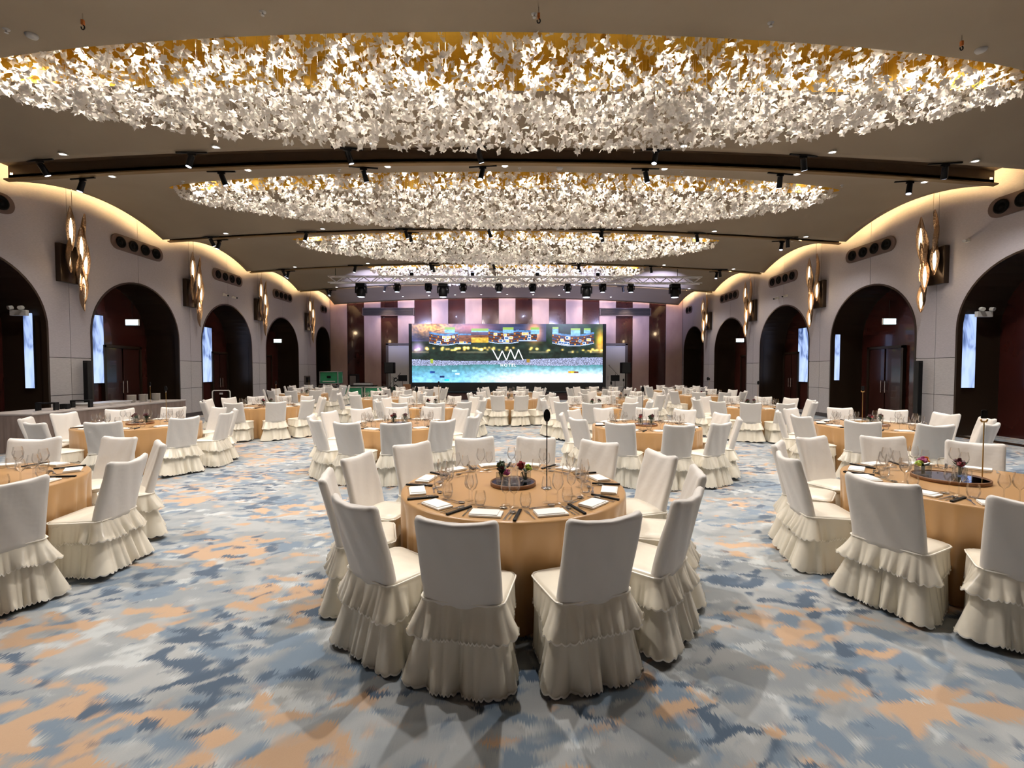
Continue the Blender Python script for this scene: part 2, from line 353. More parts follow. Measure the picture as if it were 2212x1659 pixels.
# side walls ------------------------------------------------------------
ARCH = {-1: [(9.8, 1.69), (14.33, 1.69), (18.85, 1.69), (23.4, 1.69), (28.45, 1.07)],
        1: [(9.8, 1.69), (14.30, 1.69), (18.8, 1.69), (23.3, 1.69), (27.85, 1.5)]}
ZA, ZT, ZL1, ZL2 = 4.43, 7.7, 1.05, 2.03
def arc(yc, r, zs, half, n=14):     # quarter arc, from jamb to apex
    return [(yc + half * r * math.cos(PI / 2 * i / n), zs + r * math.sin(PI / 2 * i / n)) for i in range(n + 1)]
for s in (-1, 1):
    side = 'left' if s < 0 else 'right'
    wall = MB(); panels = []; tiles = []
    arches = [(-3.8 + 4.53 * k, 1.69) for k in range(3)] + ARCH[s]
    arches[2] = (5.27, 1.69)
    seams = [YF] + [(arches[i][0] + arches[i][1] + arches[i + 1][0] - arches[i + 1][1]) / 2 for i in range(len(arches) - 1)] + [YB]
    for i, (yc, r) in enumerate(arches):
        zs = ZA - r
        for half, ys in ((-1, seams[i]), (1, seams[i + 1])):
            ye = yc + half * r
            if half * (ys - ye) < .02: ys = ye + half * .02
            jam = [(p[0], p[1]) for p in arc(yc, r, zs, half)]
            wall.prism([(ys, 0), (ye, 0)] + jam + [(yc, ZT), (ys, ZT)], s * (XW + .035), s * (XW + .16), lambda a, b, h: (h, a, b))
            g = .007
            up = [(ys - half * g, ZL2 + g), (ye, ZL2 + g)] + jam[:-1] + [(yc + half * g, ZA), (yc + half * g, ZT), (ys - half * g, ZT)]
            panels.append(up)
            if abs(ys - ye) > .1:
                for za, zb in ((.14, ZL1 - g), (ZL1 + g, ZL2 - g)):
                    tiles.append([(ys - half * g, za), (ye, za), (ye, zb), (ys - half * g, zb)])
    wo = structure(wall.obj('wall_' + side, M['wall_dark'], fix=True))
    for pl in panels: MB().prism(pl, s * XW, s * (XW + .04), lambda a, b, h: (h, a, b)).obj('panel', M['wall_panel'], wo, fix=True)
    for pl in tiles: MB().prism(pl, s * XW, s * (XW + .04), lambda a, b, h: (h, a, b)).obj('tile', M['wall_tile'], wo, fix=True)
    base = MB()
    for i in range(len(arches) - 1):
        ya, yb = arches[i][0] + arches[i][1], arches[i + 1][0] - arches[i + 1][1]
        base.box((s * (XW + .01), (ya + yb) / 2, .07), (.06, yb - ya, .13))
    base.obj('baseboard', M['wall_dark'], wo)
    # niches: bronze lined reveal, glossy back, double door
    for i, (yc, r) in enumerate(arches):
        if i < 3: 
            continue
        zs = ZA - r; D = 1.15; out = [(yc - r, 0)] + arc(yc, r, zs, -1)[0:-1] + arc(yc, r, zs, 1)[::-1] + [(yc + r, 0)]
        lp = [[(s * (XW - .015), y, z) for y, z in out], [(s * (XW + .10), y, z) for y, z in out], [(s * (XW + D), y, z) for y, z in out]]
        vs, fs = loft(lp, close=False); MB().add(vs, fs, False).obj('arch_reveal', M['bronze'], wo, fix=False)
        MB().prism(out, s * (XW + D), s * (XW + D + .05), lambda a, b, h: (h, a, b)).obj('niche_back', M['maroon'], wo, fix=True)
        lip = [(yc + (y - yc) * (r - .05) / r, zs + (z - zs) * (r - .05) / r if z > zs else z) for y, z in out]
        vs, fs = loft([[(s * (XW - .015), y, z) for y, z in out], [(s * (XW - .015), y, z) for y, z in lip], [(s * (XW + .12), y, z) for y, z in lip]], close=False)
        MB().add(vs, fs).obj('arch_rim', M['bronze'], wo)
        if i >= 4 and r > 1.2:
            n = {(-1, 4): 1, (-1, 5): 2, (-1, 6): 3, (1, 4): 4, (1, 5): 5, (1, 6): 6, (1, 7): 7}[(s, i)]
            xb = s * (XW + D)
            off, hw = {4: (.62, .68), 5: (1.10, .50)}.get(i, (0, .85)); yd = yc + off
            d = MB()
            for yy in (yd - hw, yd + hw): d.box((xb - s * .05, yy, 1.25), (.12, .08, 2.5))
            d.box((xb - s * .05, yd, 2.46), (.12, 2 * hw + .08, .08)); dr = structure(d.obj('door_%d' % n, M['bronze']))
            for q in (-1, 1):
                lf = MB().bbox((xb - s * .04, yd + q * hw / 2, 1.22), (.06, hw - .06, 2.4), .008).obj('door_leaf', M['door_wood'], dr)
                MB().tube((xb - s * .13, yd + q * .08, .95), (xb - s * .13, yd + q * .08, 1.35), .012).tube((xb - s * .06, yd + q * .08, 1.0), (xb - s * .13, yd + q * .08, 1.0), .01).tube((xb - s * .06, yd + q * .08, 1.3), (xb - s * .13, yd + q * .08, 1.3), .01).obj('door_handle', M['steel'], lf)
    tr = MB()
    for i in range(len(arches)):
        yc, r = arches[i]; tr.box((s * (XW + .02), yc, .006), (.3, 2 * r, .012))
    structure(tr.obj('trim_%d' % (1 if s < 0 else 2), M['bronze']))
# stage wall --------------------------------------------------------------
wb = structure(MB().box((0, YB + .12, 3.8), (26.4, .1, 7.8)).obj('wall_back', M['wall_dark']))
pw = 2 * XW / 21
DOORX = {5: 0, 4: 0, 16: 0, 17: 0}
for k in range(21):
    x0 = -XW + k * pw
    mk = 'panel_light' if k % 2 == 0 else 'panel_dark'; th = .05 if k % 2 == 0 else .03
    zb = .12
    MB().bbox((x0 + pw / 2, YB + .07 - th / 2, (ZT + zb) / 2), (pw - .015, th, ZT - zb), .006).obj('panel', M[mk], wb)
structure(MB().box((0, YB + .03, .06), (23.1, .05, .12)).obj('baseboard_back', M['wall_dark']))
wf = structure(MB().box((0, YF - .05, 3.8), (26.4, .1, 7.8)).obj('wall_front', M['wall_panel']))
for s in (-1, 1):     # outer shells behind the niches
    structure(MB().box((s * 13.1, (YF + YB) / 2, 3.8), (.1, YB - YF + .6, 7.8)).obj('wall_outer_' + ('left' if s < 0 else 'right'), M['wall_dark']))
for n, (xa, xb) in ((8, (-7.85, -6.3)), (9, (6.35, 7.85))):
    y = YB - .02
    d = MB()
    for xx in (xa, xb): d.box((xx, y, 1.72), (.16, .16, 3.44))
    d.box(((xa + xb) / 2, y, 3.40), (xb - xa + .16, .16, .12)); dr = structure(d.obj('door_%d' % n, M['grille']))
    lf = MB().bbox(((xa + xb) / 2, y + .0, 1.66), (xb - xa - .12, .07, 3.28), .01).obj('door_leaf', M['white_paint'], dr)
    MB().bbox(((xa + xb) / 2, y - .05, .35), (xb - xa - .4, .02, .5), .005).obj('kick_plate', M['steel'], lf)
    MB().tube((xa + .3, y - .06, 1.0), (xa + .3, y - .06, 1.3), .015).obj('door_handle', M['steel'], lf)
for s in (-1, 1):
    t = empty('air_grille', (s * 7.75, YB - .06, 5.5), 0, 'long dark ventilation grille high on the stage wall, %s of the screen' % ('left' if s < 0 else 'right'), 'vent')
    f = MB()
    for z in (-.24, .24): f.box((0, 0, z), (3.35, .16, .04))
    for x in (-1.66, 1.66): f.box((x, 0, 0), (.04, .16, .5))
    f.obj('frame', M['grille_frame'], t); MB().box((0, .05, 0), (3.3, .04, .46)).obj('backing', M['black_matte'], t)
    sl = MB().box((0, 0, 0), (3.28, .05, .012), rx=.5).mesh('slat', M['grille'])
    for k in range(9): put('slat', sl, t, (0, 0, -.2 + k * .05))

# ------------------------------------------------------------------ chandeliers of white leaves
rng = np.random.default_rng(7)
def leaf_mesh(seed):
    r = np.random.default_rng(seed); vs = [(0, 0, .10)]; n = 12
    for i in range(n):
        t = 2 * PI * i / n; rr = (.62 if i % 2 else 1.0) * r.uniform(.8, 1.1)
        vs.append((rr * math.cos(t) * 1.15, rr * math.sin(t) * .85, .22 * math.sin(2 * t + seed) + r.uniform(-.1, .1)))
    return np.array(vs), [(0, 1 + i, 1 + (i + 1) % n) for i in range(n)]
LEAVES = [leaf_mesh(k) for k in range(4)]
LEAF_ME = [MB().add([tuple(p) for p in v], f, False).mesh('leaf', M['leaf_acrylic']) for v, f in LEAVES]
def rand_rot(r):
    q = r.normal(size=4); q /= np.linalg.norm(q)
    a, b, c, d = q
    return np.array([[1 - 2 * (c * c + d * d), 2 * (b * c - a * d), 2 * (b * d + a * c)], [2 * (b * c + a * d), 1 - 2 * (b * b + d * d), 2 * (c * d - a * b)], [2 * (b * d - a * c), 2 * (c * d + a * b), 1 - 2 * (b * b + c * c)]])
CH_NAMES = {2: 'nearest and widest of the four white leaf chandeliers, closest to the camera', 3: 'second white leaf chandelier from the front, between the two spotlight slots',
            4: 'third white leaf chandelier from the front, hanging beyond the second', 5: 'farthest white leaf chandelier, hanging just in front of the truss'}
for bi, (yc, a, b) in LENS.items():
    bay = BAYS[bi]; zr = zc(0, yc, bay)
    ch = empty('chandelier', (0, yc, zr), 0, CH_NAMES[bi], 'chandelier', 'leaf chandeliers set in the ceiling')
    N_, size = {2: (5000, .080), 3: (5200, .080), 4: (4000, .082), 5: (3000, .085)}[bi]
    xs = []
    while len(xs) < N_:
        x = rng.uniform(-a, a); y = rng.uniform(-b, b)
        if (x / a) ** 2 + (y / b) ** 2 < .97: xs.append((x, y))
    xs = np.array(xs)
    edge = np.clip(1 - (xs[:, 0] / a) ** 2, 0, 1)
    zrim = np.array([zc(x, yc + y, bay) for x, y in xs]) - zr
    low = zrim - (.12 + (1.10 if bi < 4 else .92) * edge ** .75) + .12 * (xs[:, 1] / b) ** 2
    high = zrim + .38
    u = rng.random(N_); z = low + (high - low) * (u ** 1.7)
    P3 = np.stack([xs[:, 0], xs[:, 1], z], 1)
    dist = np.linalg.norm(P3 + np.array([0, yc, zr - CAM_H]), axis=1) + 1.2 * (xs[:, 1] + b) + .8 * (z - low)
    order = np.argsort(dist) if bi < 4 else np.arange(N_)
    nsep = 300 if bi < 4 else 0
    V, Fc = [], []; n = 0
    for k, i in enumerate(order):
        R = rand_rot(rng); s = size * rng.uniform(.75, 1.2); li = int(rng.integers(4))
        if k < nsep:
            o = put('leaf', LEAF_ME[li], ch); o.matrix_local = Matrix.Translation(P3[i]) @ (Matrix(R.tolist()).to_4x4()) @ Matrix.Scale(s, 4)
        else:
            v, f = LEAVES[li]; V.append((v * s) @ R.T + P3[i]); Fc += [(p + n, q + n, r + n) for p, q, r in f]; n += len(v)
    me = bpy.data.meshes.new('leaves'); me.from_pydata(np.concatenate(V).tolist(), [], Fc); me.materials.append(M['leaf_acrylic'])
    put('leaves', me, ch)['kind'] = 'stuff'
    wr = MB()
    for i in order[::14]:
        p = P3[i]; wr.tube(p, (p[0], p[1], zrim[i] + .42), .0025, 3, caps=False)
    wr.obj('suspension_wires', M['steel'], ch)['kind'] = 'stuff'
    can = MB().lathe([(.03, .09), (.05, .08), (.05, 0), (.042, -.005)], 10, cap0=True).mesh('lamp', M['brass'])
    dsc = MB().lathe([(.046, -.004), (.02, -.016), (.001, -.02)], 10).mesh('bulb', M['lamp_white'])
    for k in range(16):
        x = (-7.95 + 1.06 * k) * a / 8.8
        zz = zc(x, yc, bay) - zr + .36
        l = put('lamp', can, ch, (x, .02, zz)); put('bulb', dsc, l)
        spot('lamp_light', (x, yc + .02, zr + zz - .04), P_LAMP, WARM, 118, .9, .05)

# ------------------------------------------------------------------ ceiling fixtures
def w3(i): return ('first', 'second', 'third', 'fourth', 'fifth', 'sixth', 'seventh', 'eighth', 'ninth', 'tenth', 'eleventh', 'twelfth')[i]
TX = [-9.6, -6.5, -3.3, -.6, 3.1, 6.2, 9.2]
tr_bar = MB().bbox((0, 0, -.015), (.64, .035, .03), .004).mesh('track', M['black'])
tr_arm = MB().tube((0, 0, -.02), (0, 0, -.10), .012).bbox((0, 0, -.05), (.16, .04, .04), .006).mesh('arm', M['black_metal'])
def can_mesh(tx, ty):
    d = Vector((tx, ty, -1)).normalized(); p = Vector((0, 0, -.08)); q = p + d * .24
    return MB().tube(p, q, .055, 12, .06).mesh('lamp_head', M['black']), MB().tube(q - d * .012, q + d * .003, .05, 12).mesh('lens', M['lens_blue'])
CAN = [can_mesh(.25, .45), can_mesh(-.2, -.15), can_mesh(.3, .2)]
down = MB().lathe([(.085, 0), (.085, -.012), (.065, -.015), (.06, .03)], 16).mesh('bezel', M['white_paint'])
down_l = MB().lathe([(.062, -.008), (.03, -.010), (.0005, -.011)], 16).mesh('lens', M['down_white'])
SLOTN = ['slot over the foreground', 'first ceiling slot from the front', 'second ceiling slot from the front', 'third ceiling slot from the front', 'fourth ceiling slot from the front']
for si, (ya, yb) in enumerate(SLOTS):
    for k, x in enumerate(TX):
        ze = Z0 - .42 * (x / XC) ** 2
        if si:
            for e, y in ((0, ya - .03), (1, yb + .05)):
                if si > 1 and e == 1 and k % 2: continue
                t = empty('track_spotlight', (x + .05 * e, y, ze + (.0 if e == 0 else .0)), .15 * (k % 3 - 1),
                          'black track spotlight on %s edge of %s, %s from left' % (('near', 'far')[e], SLOTN[si], w3(k)), 'spotlight', 'track spotlights along the ceiling slots')
                h, l = CAN[(k + e) % 3]
                put('track', tr_bar, t); put('arm', tr_arm, t); hh = put('lamp_head', h, t); put('lens', l, hh)
            for e, y in ((0, ya - .10), (1, yb + .22)):
                zz = zc(x + .55, y, BAYS[si + 1 + e])
                t = empty('downlight', (x + .55, y, zz), 0, 'small round downlight on %s side of %s, %s from left' % (('near', 'far')[e], SLOTN[si], w3(k)), 'downlight', 'small round downlights beside the ceiling slots')
                put('bezel', down, t); put('lens', down_l, t)
        spot('slot_light', (x + .55, (ya + yb) / 2, ze - .03), P_DOWN * (1.05, .72, .50, .42, .34)[si], WHITE, 125, .8, .06)
for k, (x, y, bi) in enumerate([(-5.75, 6.3, 2), (.43, 6.25, 2), (6.6, 6.6, 2)]):
    z = zc(x, y, BAYS[bi])
    t = empty('rigging_hook', (x, y, z), 0, 'dark rigging hook hanging from the ceiling above the nearest chandelier, %s' % ('at left', 'in the middle', 'at right')[k], 'hook', 'rigging hooks in the near ceiling')
    MB().tube((0, 0, .02), (0, 0, -.10), .006).obj('chain', M['steel'], t)
    MB().bbox((0, 0, -.12), (.035, .035, .07), .006).obj('swivel', M['orange_plastic'], t)
    MB().path([(.022 * math.sin(q), 0, -.185 + .03 * math.cos(q)) for q in np.linspace(.1, 5.0, 12)], .008).obj('hook', M['black_metal'], t)
spr = MB().lathe([(.045, 0), (.04, -.012), (.012, -.014), (.010, -.05), (.024, -.052), (.024, -.056)], 10, cap1=True).mesh('sprinkler', M['grey_plastic'])
SP = [(-3.35, 6.35, 2, 'near ceiling left of middle'), (3.75, 6.5, 2, 'near ceiling right of middle'), (-7.1, 6.6, 2, 'near ceiling far left'), (.38, 6.42, 2, 'near ceiling beside middle hook'), (-4.0, 10.9, 3, 'behind the first slot, left'), (.3, 10.9, 3, 'behind the first slot, middle'), (4.2, 10.9, 3, 'behind the first slot, right'), (-8.2, 11.6, 3, 'left of second chandelier tip'), (8.6, 11.6, 3, 'right of second chandelier tip')]
for x, y, bi, ph in SP:
    tag(put('sprinkler', spr, None, (x, y, zc(x, y, BAYS[bi]))), 'small grey ceiling sprinkler, ' + ph, 'sprinkler', 'ceiling sprinklers')
det = MB().lathe([(.075, 0), (.075, -.02), (.06, -.045), (.02, -.05), (.001, -.05)], 14).mesh('smoke_detector', M['grey_plastic'])
for x, y, bi, ph in ((-6.9, 6.75, 2, 'near ceiling above the left tip of the first chandelier'), (7.2, 6.9, 2, 'near ceiling above the right tip of the first chandelier'), (1.25, 10.8, 3, 'strip behind the first slot near middle')):
    tag(put('smoke_detector', det, None, (x, y, zc(x, y, BAYS[bi]))), 'round grey smoke detector, ' + ph, 'detector', 'smoke detectors')

# ------------------------------------------------------------------ wall fixtures: vents, sconces, cameras, signs, glowing panels
def capsule(L, h, n=10):
    r = h / 2; pts = []
    for i in range(n + 1): t = -PI / 2 + PI * i / n; pts.append((L / 2 - r + r * math.cos(t), r * math.sin(t)))
    for i in range(n + 1): t = PI / 2 + PI * i / n; pts.append((-L / 2 + r + r * math.cos(t), r * math.sin(t)))
    return pts
for s in (-1, 1):
    sd = 'left' if s < 0 else 'right'
    for k, (yc, nn) in enumerate(((9.8, 4), (14.33, 4), (18.85, 4), (23.4, 4), (28.55, 2))):
        L_ = 1.95 if nn == 4 else .95
        t = empty('air_vent', (s * XW, yc, 5.52), 0, 'capsule-shaped brown air vent with round nozzles, %s on the %s wall from front' % (w3(k), sd), 'vent', 'capsule air vents above the arches')
        MB().prism(capsule(L_, .46), 0, -s * .05, lambda a, b, h: (h, a, b)).obj('plate', M['grille_frame'], t, fix=True)
        nz_ = MB().lathe([(.165, .0), (.165, .025), (.13, .03), (.11, .008), (.05, .004), (.05, .02), (.001, .02)], 18).mesh('nozzle', M['nozzle'])
        for q in range(nn):
            o = put('nozzle', nz_, t, (-s * .05, (q - (nn - 1) / 2) * .45, 0)); o.rotation_euler = (0, -s * PI / 2, 0)
# sconces
def blade(L, wd, curl, n=12, m=8, shrink=1):
    loops = []
    for j in range(n + 1):
        t = j / n; ww = max(wd * math.sin(PI * (.03 + .94 * t)) ** .8, .004) * shrink
        tw = curl * (t - .5); lp = []
        for i in range(m + 1):
            q = PI * (i / m) - PI / 2
            x, y = ww * math.sin(q) * .5, -ww * .55 * math.cos(q)
            c, s_ = math.cos(tw), math.sin(tw); lp.append((x * c - y * s_, x * s_ + y * c, (t - .5) * L * (1 if shrink == 1 else .80)))
        loops.append(lp)
    return loft(loops, close=False)
def both(vs, fs, th=.006):
    return vs, fs
BL = [(-.17, .88, 1.15, .5), (.17, .80, 1.15, -.5), (.0, .48, 1.0, .4), (-.20, .18, .9, .4), (.16, .15, 1.05, -.4), (-.04, -.22, .95, .5), (.14, -.55, 1.0, -.3), (.10, -.85, .75, .2)]
bl_me, gl_me = [], []
for (dy, dz, L_, cu) in BL:
    v, f = blade(L_, .19, cu * 3.2); bl_me.append(MB().add(v, f, True).mesh('blade', M['sconce_gold']))
    mbg = MB(); loops = []
    for j in range(9):
        t = j / 8; r = .036 * math.sin(PI * (.02 + .96 * t)) ** .7 + .002
        loops.append([(r * math.cos(2 * PI * i / 8), r * math.sin(2 * PI * i / 8) * .8 - .035, (t - .5) * L_ * .6 - .06 * L_) for i in range(8)])
    v, f = loft(loops, cap0=True, cap1=True); gl_me.append(mbg.add(v, f, True).mesh('glow_tube', M['sconce_glow']))
for s in (-1, 1):
    sd = 'left' if s < 0 else 'right'
    for k, yc in enumerate((12.07, 16.6, 21.1, 26.25 if s < 0 else 25.7)):
        t = empty('wall_sconce', (s * XW, yc, 4.5), 0, 'tall bronze leaf-blade wall sconce with glowing pockets, %s on %s wall from front' % (w3(k), sd), 'sconce', 'leaf-blade sconces on the pillars')
        MB().bbox((-s * .07, -.10, -.02), (.14, .5, .98), .01).obj('back_box', M['bronze'], t)
        MB().tube((-s * .25, -.12, 1.3), (-s * .25, -.12, 1.98), .006, 6).obj('cable', M['steel'], t)
        for j, (dy, dz, L_, cu) in enumerate(BL):
            b_ = put('blade', bl_me[j], t, (-s * (.26 + .05 * (j % 3)), dy, dz))
            b_.rotation_euler = (0, 0, (s * PI / 2) + (.8 if j % 2 else -.8) * 1 + (PI if False else 0))
            g_ = put('glow_tube', gl_me[j], b_)
        d = bpy.data.lights.new('sconce_light', 'POINT'); d.energy = 14; d.color = (1, .72, .42); d.shadow_soft_size = .12
        o = bpy.data.objects.new('sconce_light', d); C.objects.link(o); o.location = (s * (XW - .5), yc, 4.4)
# cctv cameras
for s in (-1, 1):
    for yy, ph in ((18.55, 'nearer'), (19.15, 'farther')):
        t = empty('security_camera', (s * XW, yy, 4.78), 0, 'small white security camera above an arch on the %s wall, %s of the two' % ('left' if s < 0 else 'right', ph), 'camera', 'security cameras')
        MB().bbox((-s * .03, 0, 0), (.06, .12, .10), .01).obj('bracket', M['white_paint'], t)
        MB().tube((-s * .05, 0, -.01), (-s * .22, -.05, -.05), .045, 10).obj('body', M['white_paint'], t)
        MB().tube((-s * .22, -.05, -.05), (-s * .235, -.055, -.054), .035, 10).obj('lens', M['black'], t)
t = empty('security_camera', (XW, 11.25, 4.95), 0, 'small white security camera beside the nearest arch on the right wall', 'camera')
MB().bbox((-.03, 0, 0), (.06, .10, .08), .01).obj('bracket', M['white_paint'], t); MB().tube((-.05, 0, 0), (-.2, -.08, -.03), .04, 10).obj('body', M['white_paint'], t)
# exit signs hang inside the arches
for s, yc, ph in ((-1, 14.33, 'second left arch'), (-1, 23.4, 'fourth left arch'), (1, 14.3, 'second right arch'), (1, 23.3, 'fourth right arch')):
    t = empty('exit_sign', (s * (XW + .35), yc + (0.15 if s < 0 else -.35), 3.22), 0, 'lit white exit sign hanging inside the %s from front' % ph, 'sign', 'exit signs in the arches')
    MB().bbox((0, 0, 0), (.42, .05, .20), .01).obj('housing', M['white_paint'], t)
    MB().box((0, -.028, 0), (.38, .006, .165)).obj('light_panel', M['exit_sign'], t)
    MB().tube((0, 0, .12), (0, 0, .16 + .5), .008).obj('rod', M['black_metal'], t)
    lettering('EXIT', .12, M['sign_green'], t, (0, -.034, 0))
# bluish brightness inside the arches, put into the emission of flat panels
def glow_panel(loc, size, rz, label):
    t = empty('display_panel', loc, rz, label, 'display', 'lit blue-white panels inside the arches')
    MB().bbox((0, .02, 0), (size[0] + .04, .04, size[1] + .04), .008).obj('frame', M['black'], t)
    MB().box((0, -.004, 0), (size[0], .008, size[1])).obj('screen', M['lit_display'], t)  # plain emissive sheet
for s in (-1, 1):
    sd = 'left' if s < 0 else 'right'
    glow_panel((s * (XW + .20), 16.03 if s < 0 else 15.98, 2.34), (.26, 2.0), 0, 'narrow bright blue-white panel on the far cheek of second %s arch' % sd)
    glow_panel((s * (XW + 1.10), 19.08, 2.35), (.75, 2.3), -s * PI / 2, 'wide bright blue-white panel deep inside the third %s arch' % sd)
    glow_panel((s * (XW + (.45 if s < 0 else .30)), 11.45, 2.35), (.22 if s < 0 else .34, 2.2), 0, 'tall blue-white panel on the far cheek of nearest %s arch' % sd)
glow_panel((-(XW + 1.08), 14.05, 2.35), (.42, 2.1), PI / 2, 'narrow bluish panel deep inside second left arch beside the door')
# emergency lights
for s in (-1, 1):
    t = empty('emergency_light', (s * (XW + .30), 11.30, 3.2), 0, 'white twin-head emergency light inside the nearest %s arch' % ('left' if s < 0 else 'right'), 'light')
    MB().bbox((s * .2, 0, -.08), (.4, .08, .14), .01).obj('housing', M['white_paint'], t)
    for q in (-1, 1): MB().tube((s * .2 + q * .12, -.04, .05), (s * .2 + q * .14, -.12, .03), .05, 12).obj('lamp_head', M['white_paint'], t)
# column loudspeakers on the first pillars
for s in (-1, 1):
    t = empty('column_speaker', (s * 11.42, 12.35, 0), 0, 'slim black column loudspeaker standing at the first %s pillar' % ('left' if s < 0 else 'right'), 'speaker')
    MB().bbox((0, 0, .015), (.28, .28, .03), .006).obj('base', M['black'], t)
    MB().bbox((0, 0, 1.0), (.13, .13, 1.92), .01).obj('body', M['black_matte'], t)
    MB().box((0, -.067, 1.2), (.10, .006, 1.4)).obj('front_grille', M['black'], t)
# round wall speaker, control panel
tag(MB().lathe([(.001, .03), (.09, .03), (.11, .0), (.11, -.02)], 18).obj('round_wall_speaker', M['black'], None, (XW - .01, 25.75, 1.2)), 'small round black speaker low on the right pillar before the last arch', 'speaker').rotation_euler = (0, -PI / 2, 0)
t = empty('wall_control_panel', (-XW, 26.1, 1.12), 0, 'dark square control panel low on the left pillar before the last arch', 'panel')
MB().bbox((.02, 0, 0), (.04, .75, .5), .01).obj('housing', M['grille'], t); MB().box((.043, .05, .02), (.006, .5, .3)).obj('screen', M['black'], t)

# ------------------------------------------------------------------ LED screen and stage
ST_Y, ST_Z = 25.5, .42
SX0, SX1, SY = -5.57, 5.62, 26.4
S_Z1 = 1.71 + (799 - 700) / 970 * SY; S_Z0 = 1.71 - (826 - 799) / 970 * SY
t = empty('stage', (0, 27.3, 0), 0, 'low dark stage platform with black edge under the big screen', 'stage')
MB().box((0, 0, ST_Z / 2 - .02), (12.6, 3.4, ST_Z - .04)).obj('fascia', M['stage_fascia'], t)
MB().bbox((0, 0, ST_Z), (12.7, 3.5, .06), .01).obj('deck', M['black'], t)
def paint_screen():
    W, H = 480, 150; r = np.random.default_rng(3); I = np.zeros((H, W, 3)); yy, xx = np.mgrid[0:H, 0:W]; v = yy / H; u = xx / W
    def sm(k, shape=(H, W)):
        n = r.random((shape[0] // k + 2, shape[1] // k + 2)); a = np.kron(n, np.ones((k, k)))[:H, :W]; 
        for _ in range(2): a = (a + np.roll(a, k // 2, 0) + np.roll(a, k // 2, 1) + np.roll(a, -k // 2, 1)) / 4
        return a
    n1, n2, n3 = sm(6), sm(14), sm(3)
    def hexc(h): return np.array([int(h[i:i + 2], 16) / 255 for i in (0, 2, 4)])
    I[:] = hexc('1c2b26'); I *= (.5 + n1[..., None])
    top = v < .30
    I[top] = (hexc('2c3350') * (.6 + .8 * n2[..., None]))[top]
    g = np.exp(-((u - .1) / .12) ** 2 - ((v - .05) / .14) ** 2); I += g[..., None] * hexc('d9862a') * (.4 + n3[..., None])
    g = np.exp(-((u - .32) / .1) ** 2 - ((v - .06) / .10) ** 2); I += g[..., None] * hexc('a04a40') * .8
    g = np.exp(-((u - .64) / .035) ** 2 - ((v - .14) / .16) ** 2); I += g[..., None] * hexc('ff8c30') * 1.0
    hill = (u > .70) & (v < .34); I[hill] = (hexc('18301c') * (.6 + n1[..., None] * .9))[hill]
    g = np.exp(-((u - .985) / .02) ** 2 - ((v - .3) / .2) ** 2); I += g[..., None] * hexc('ff9a30') * .9
    g = np.exp(-((u - .03) / .03) ** 2 - ((v - .42) / .10) ** 2); I += g[..., None] * hexc('c08ad0') * .8
    def rect(u0, u1, v0, v1, c, k=1.0, nz=0.0):
        m = (u >= u0) & (u < u1) & (v >= v0) & (v < v1)
        I[m] = (hexc(c) * k * (1 - nz / 2 + nz * n3[..., None]))[m]
    def block(u0, u1, vt, vb, sag):
        for k in range(int(u0 * W), int(u1 * W)):
            t_ = (k / W - u0) / (u1 - u0); off = sag * math.sin(PI * t_); a, b = int((vt + off) * H), int((vb + off) * H)
            I[a:b, k] = hexc('5a3428') * (.8 + .5 * n3[a:b, k, None])
            I[a - 5:a, k] = hexc('4b76a8') * (.7 + .6 * n3[a - 5:a, k, None])
            for q in range(3):
                z = a + 3 + q * (b - a) // 3; lit = r.random() < .45
                I[z:z + 3, k] = hexc('24466e' if (k // 4 + q) % 4 else 'd9903c') * (.6 + .6 * r.random())
                I[z + 4:z + 5, k] = hexc('2a1a18')
            I[b - 1:b + 1, k] = hexc('9fb8dc')
        for q in range(int((u1 - u0) * 46)):
            k = int((u0 + r.random() * (u1 - u0 - .03)) * W); t_ = (k / W - u0) / (u1 - u0); z = int((vt + sag * math.sin(PI * t_) + (vb - vt) * (.05 + .3 * int(r.integers(3)))) * H)
            L_ = int(r.integers(6, 11)); wh = hexc('e6ecff'); I[z:z + 1, k:k + L_] = wh; I[z + 6:z + 7, k:k + L_] = wh; I[z:z + 7, k:k + 1] = wh; I[z:z + 7, k + L_:k + L_ + 1] = wh; I[z + 1:z + 6, k + 1:k + L_] = hexc('3a5f92') if r.random() < .6 else hexc('e8b060')
    block(.09, .245, .17, .33, .035); block(.24, .31, .20, .34, .0); block(.40, .56, .13, .31, .03); block(.56, .655, .14, .29, .0); block(.735, .955, .17, .33, .05)
    rect(.245, .40, .19, .30, '6d4326', 1.0, .6); rect(.31, .40, .23, .32, 'e0b040', .9, .5)
    for a, b, c, d in ((.17, .225, .08, .15), (.31, .40, .10, .14), (.475, .53, .08, .16), (.62, .665, .08, .17), (.735, .765, .07, .18), (.83, .88, .09, .20), (.90, .935, .09, .16)):
        rect(a, b, c, d, '7fb4e6', .95, .4); rect(a, b, c - .02, c + .015, '86a850')
    for k in range(70):
        q = r.random(); uu, vv = q, .40 + .05 * r.random() + (.03 if q > .7 else 0)
        if .44 < uu < .72 and r.random() < .6: continue
        g = np.exp(-((u - uu) / .007) ** 2 - ((v - vv) / .018) ** 2); I += g[..., None] * hexc('ffb84a') * (.5 + r.random())
    m = (v > .455) & (v < .60); I[m] = I[m] * .45 + (hexc('14201c') * (.4 + 1.2 * n3[..., None]))[m] * .6
    g = ((v > .46) & (v < .5))[..., None] * hexc('6f5a44') * (n2[..., None] > .5) * .5; I += g
    m = (v > .60 + .03 * np.sin(u * 5)) & (v < .715); rk = r.random((H, W)); I[m] = (hexc('8d94b4') * (.35 + 1.0 * rk[..., None]))[m]
    m = v >= .70 + .012 * np.sin(u * 9 + 1); q = np.clip((v - .70) / .3, 0, 1)[..., None]
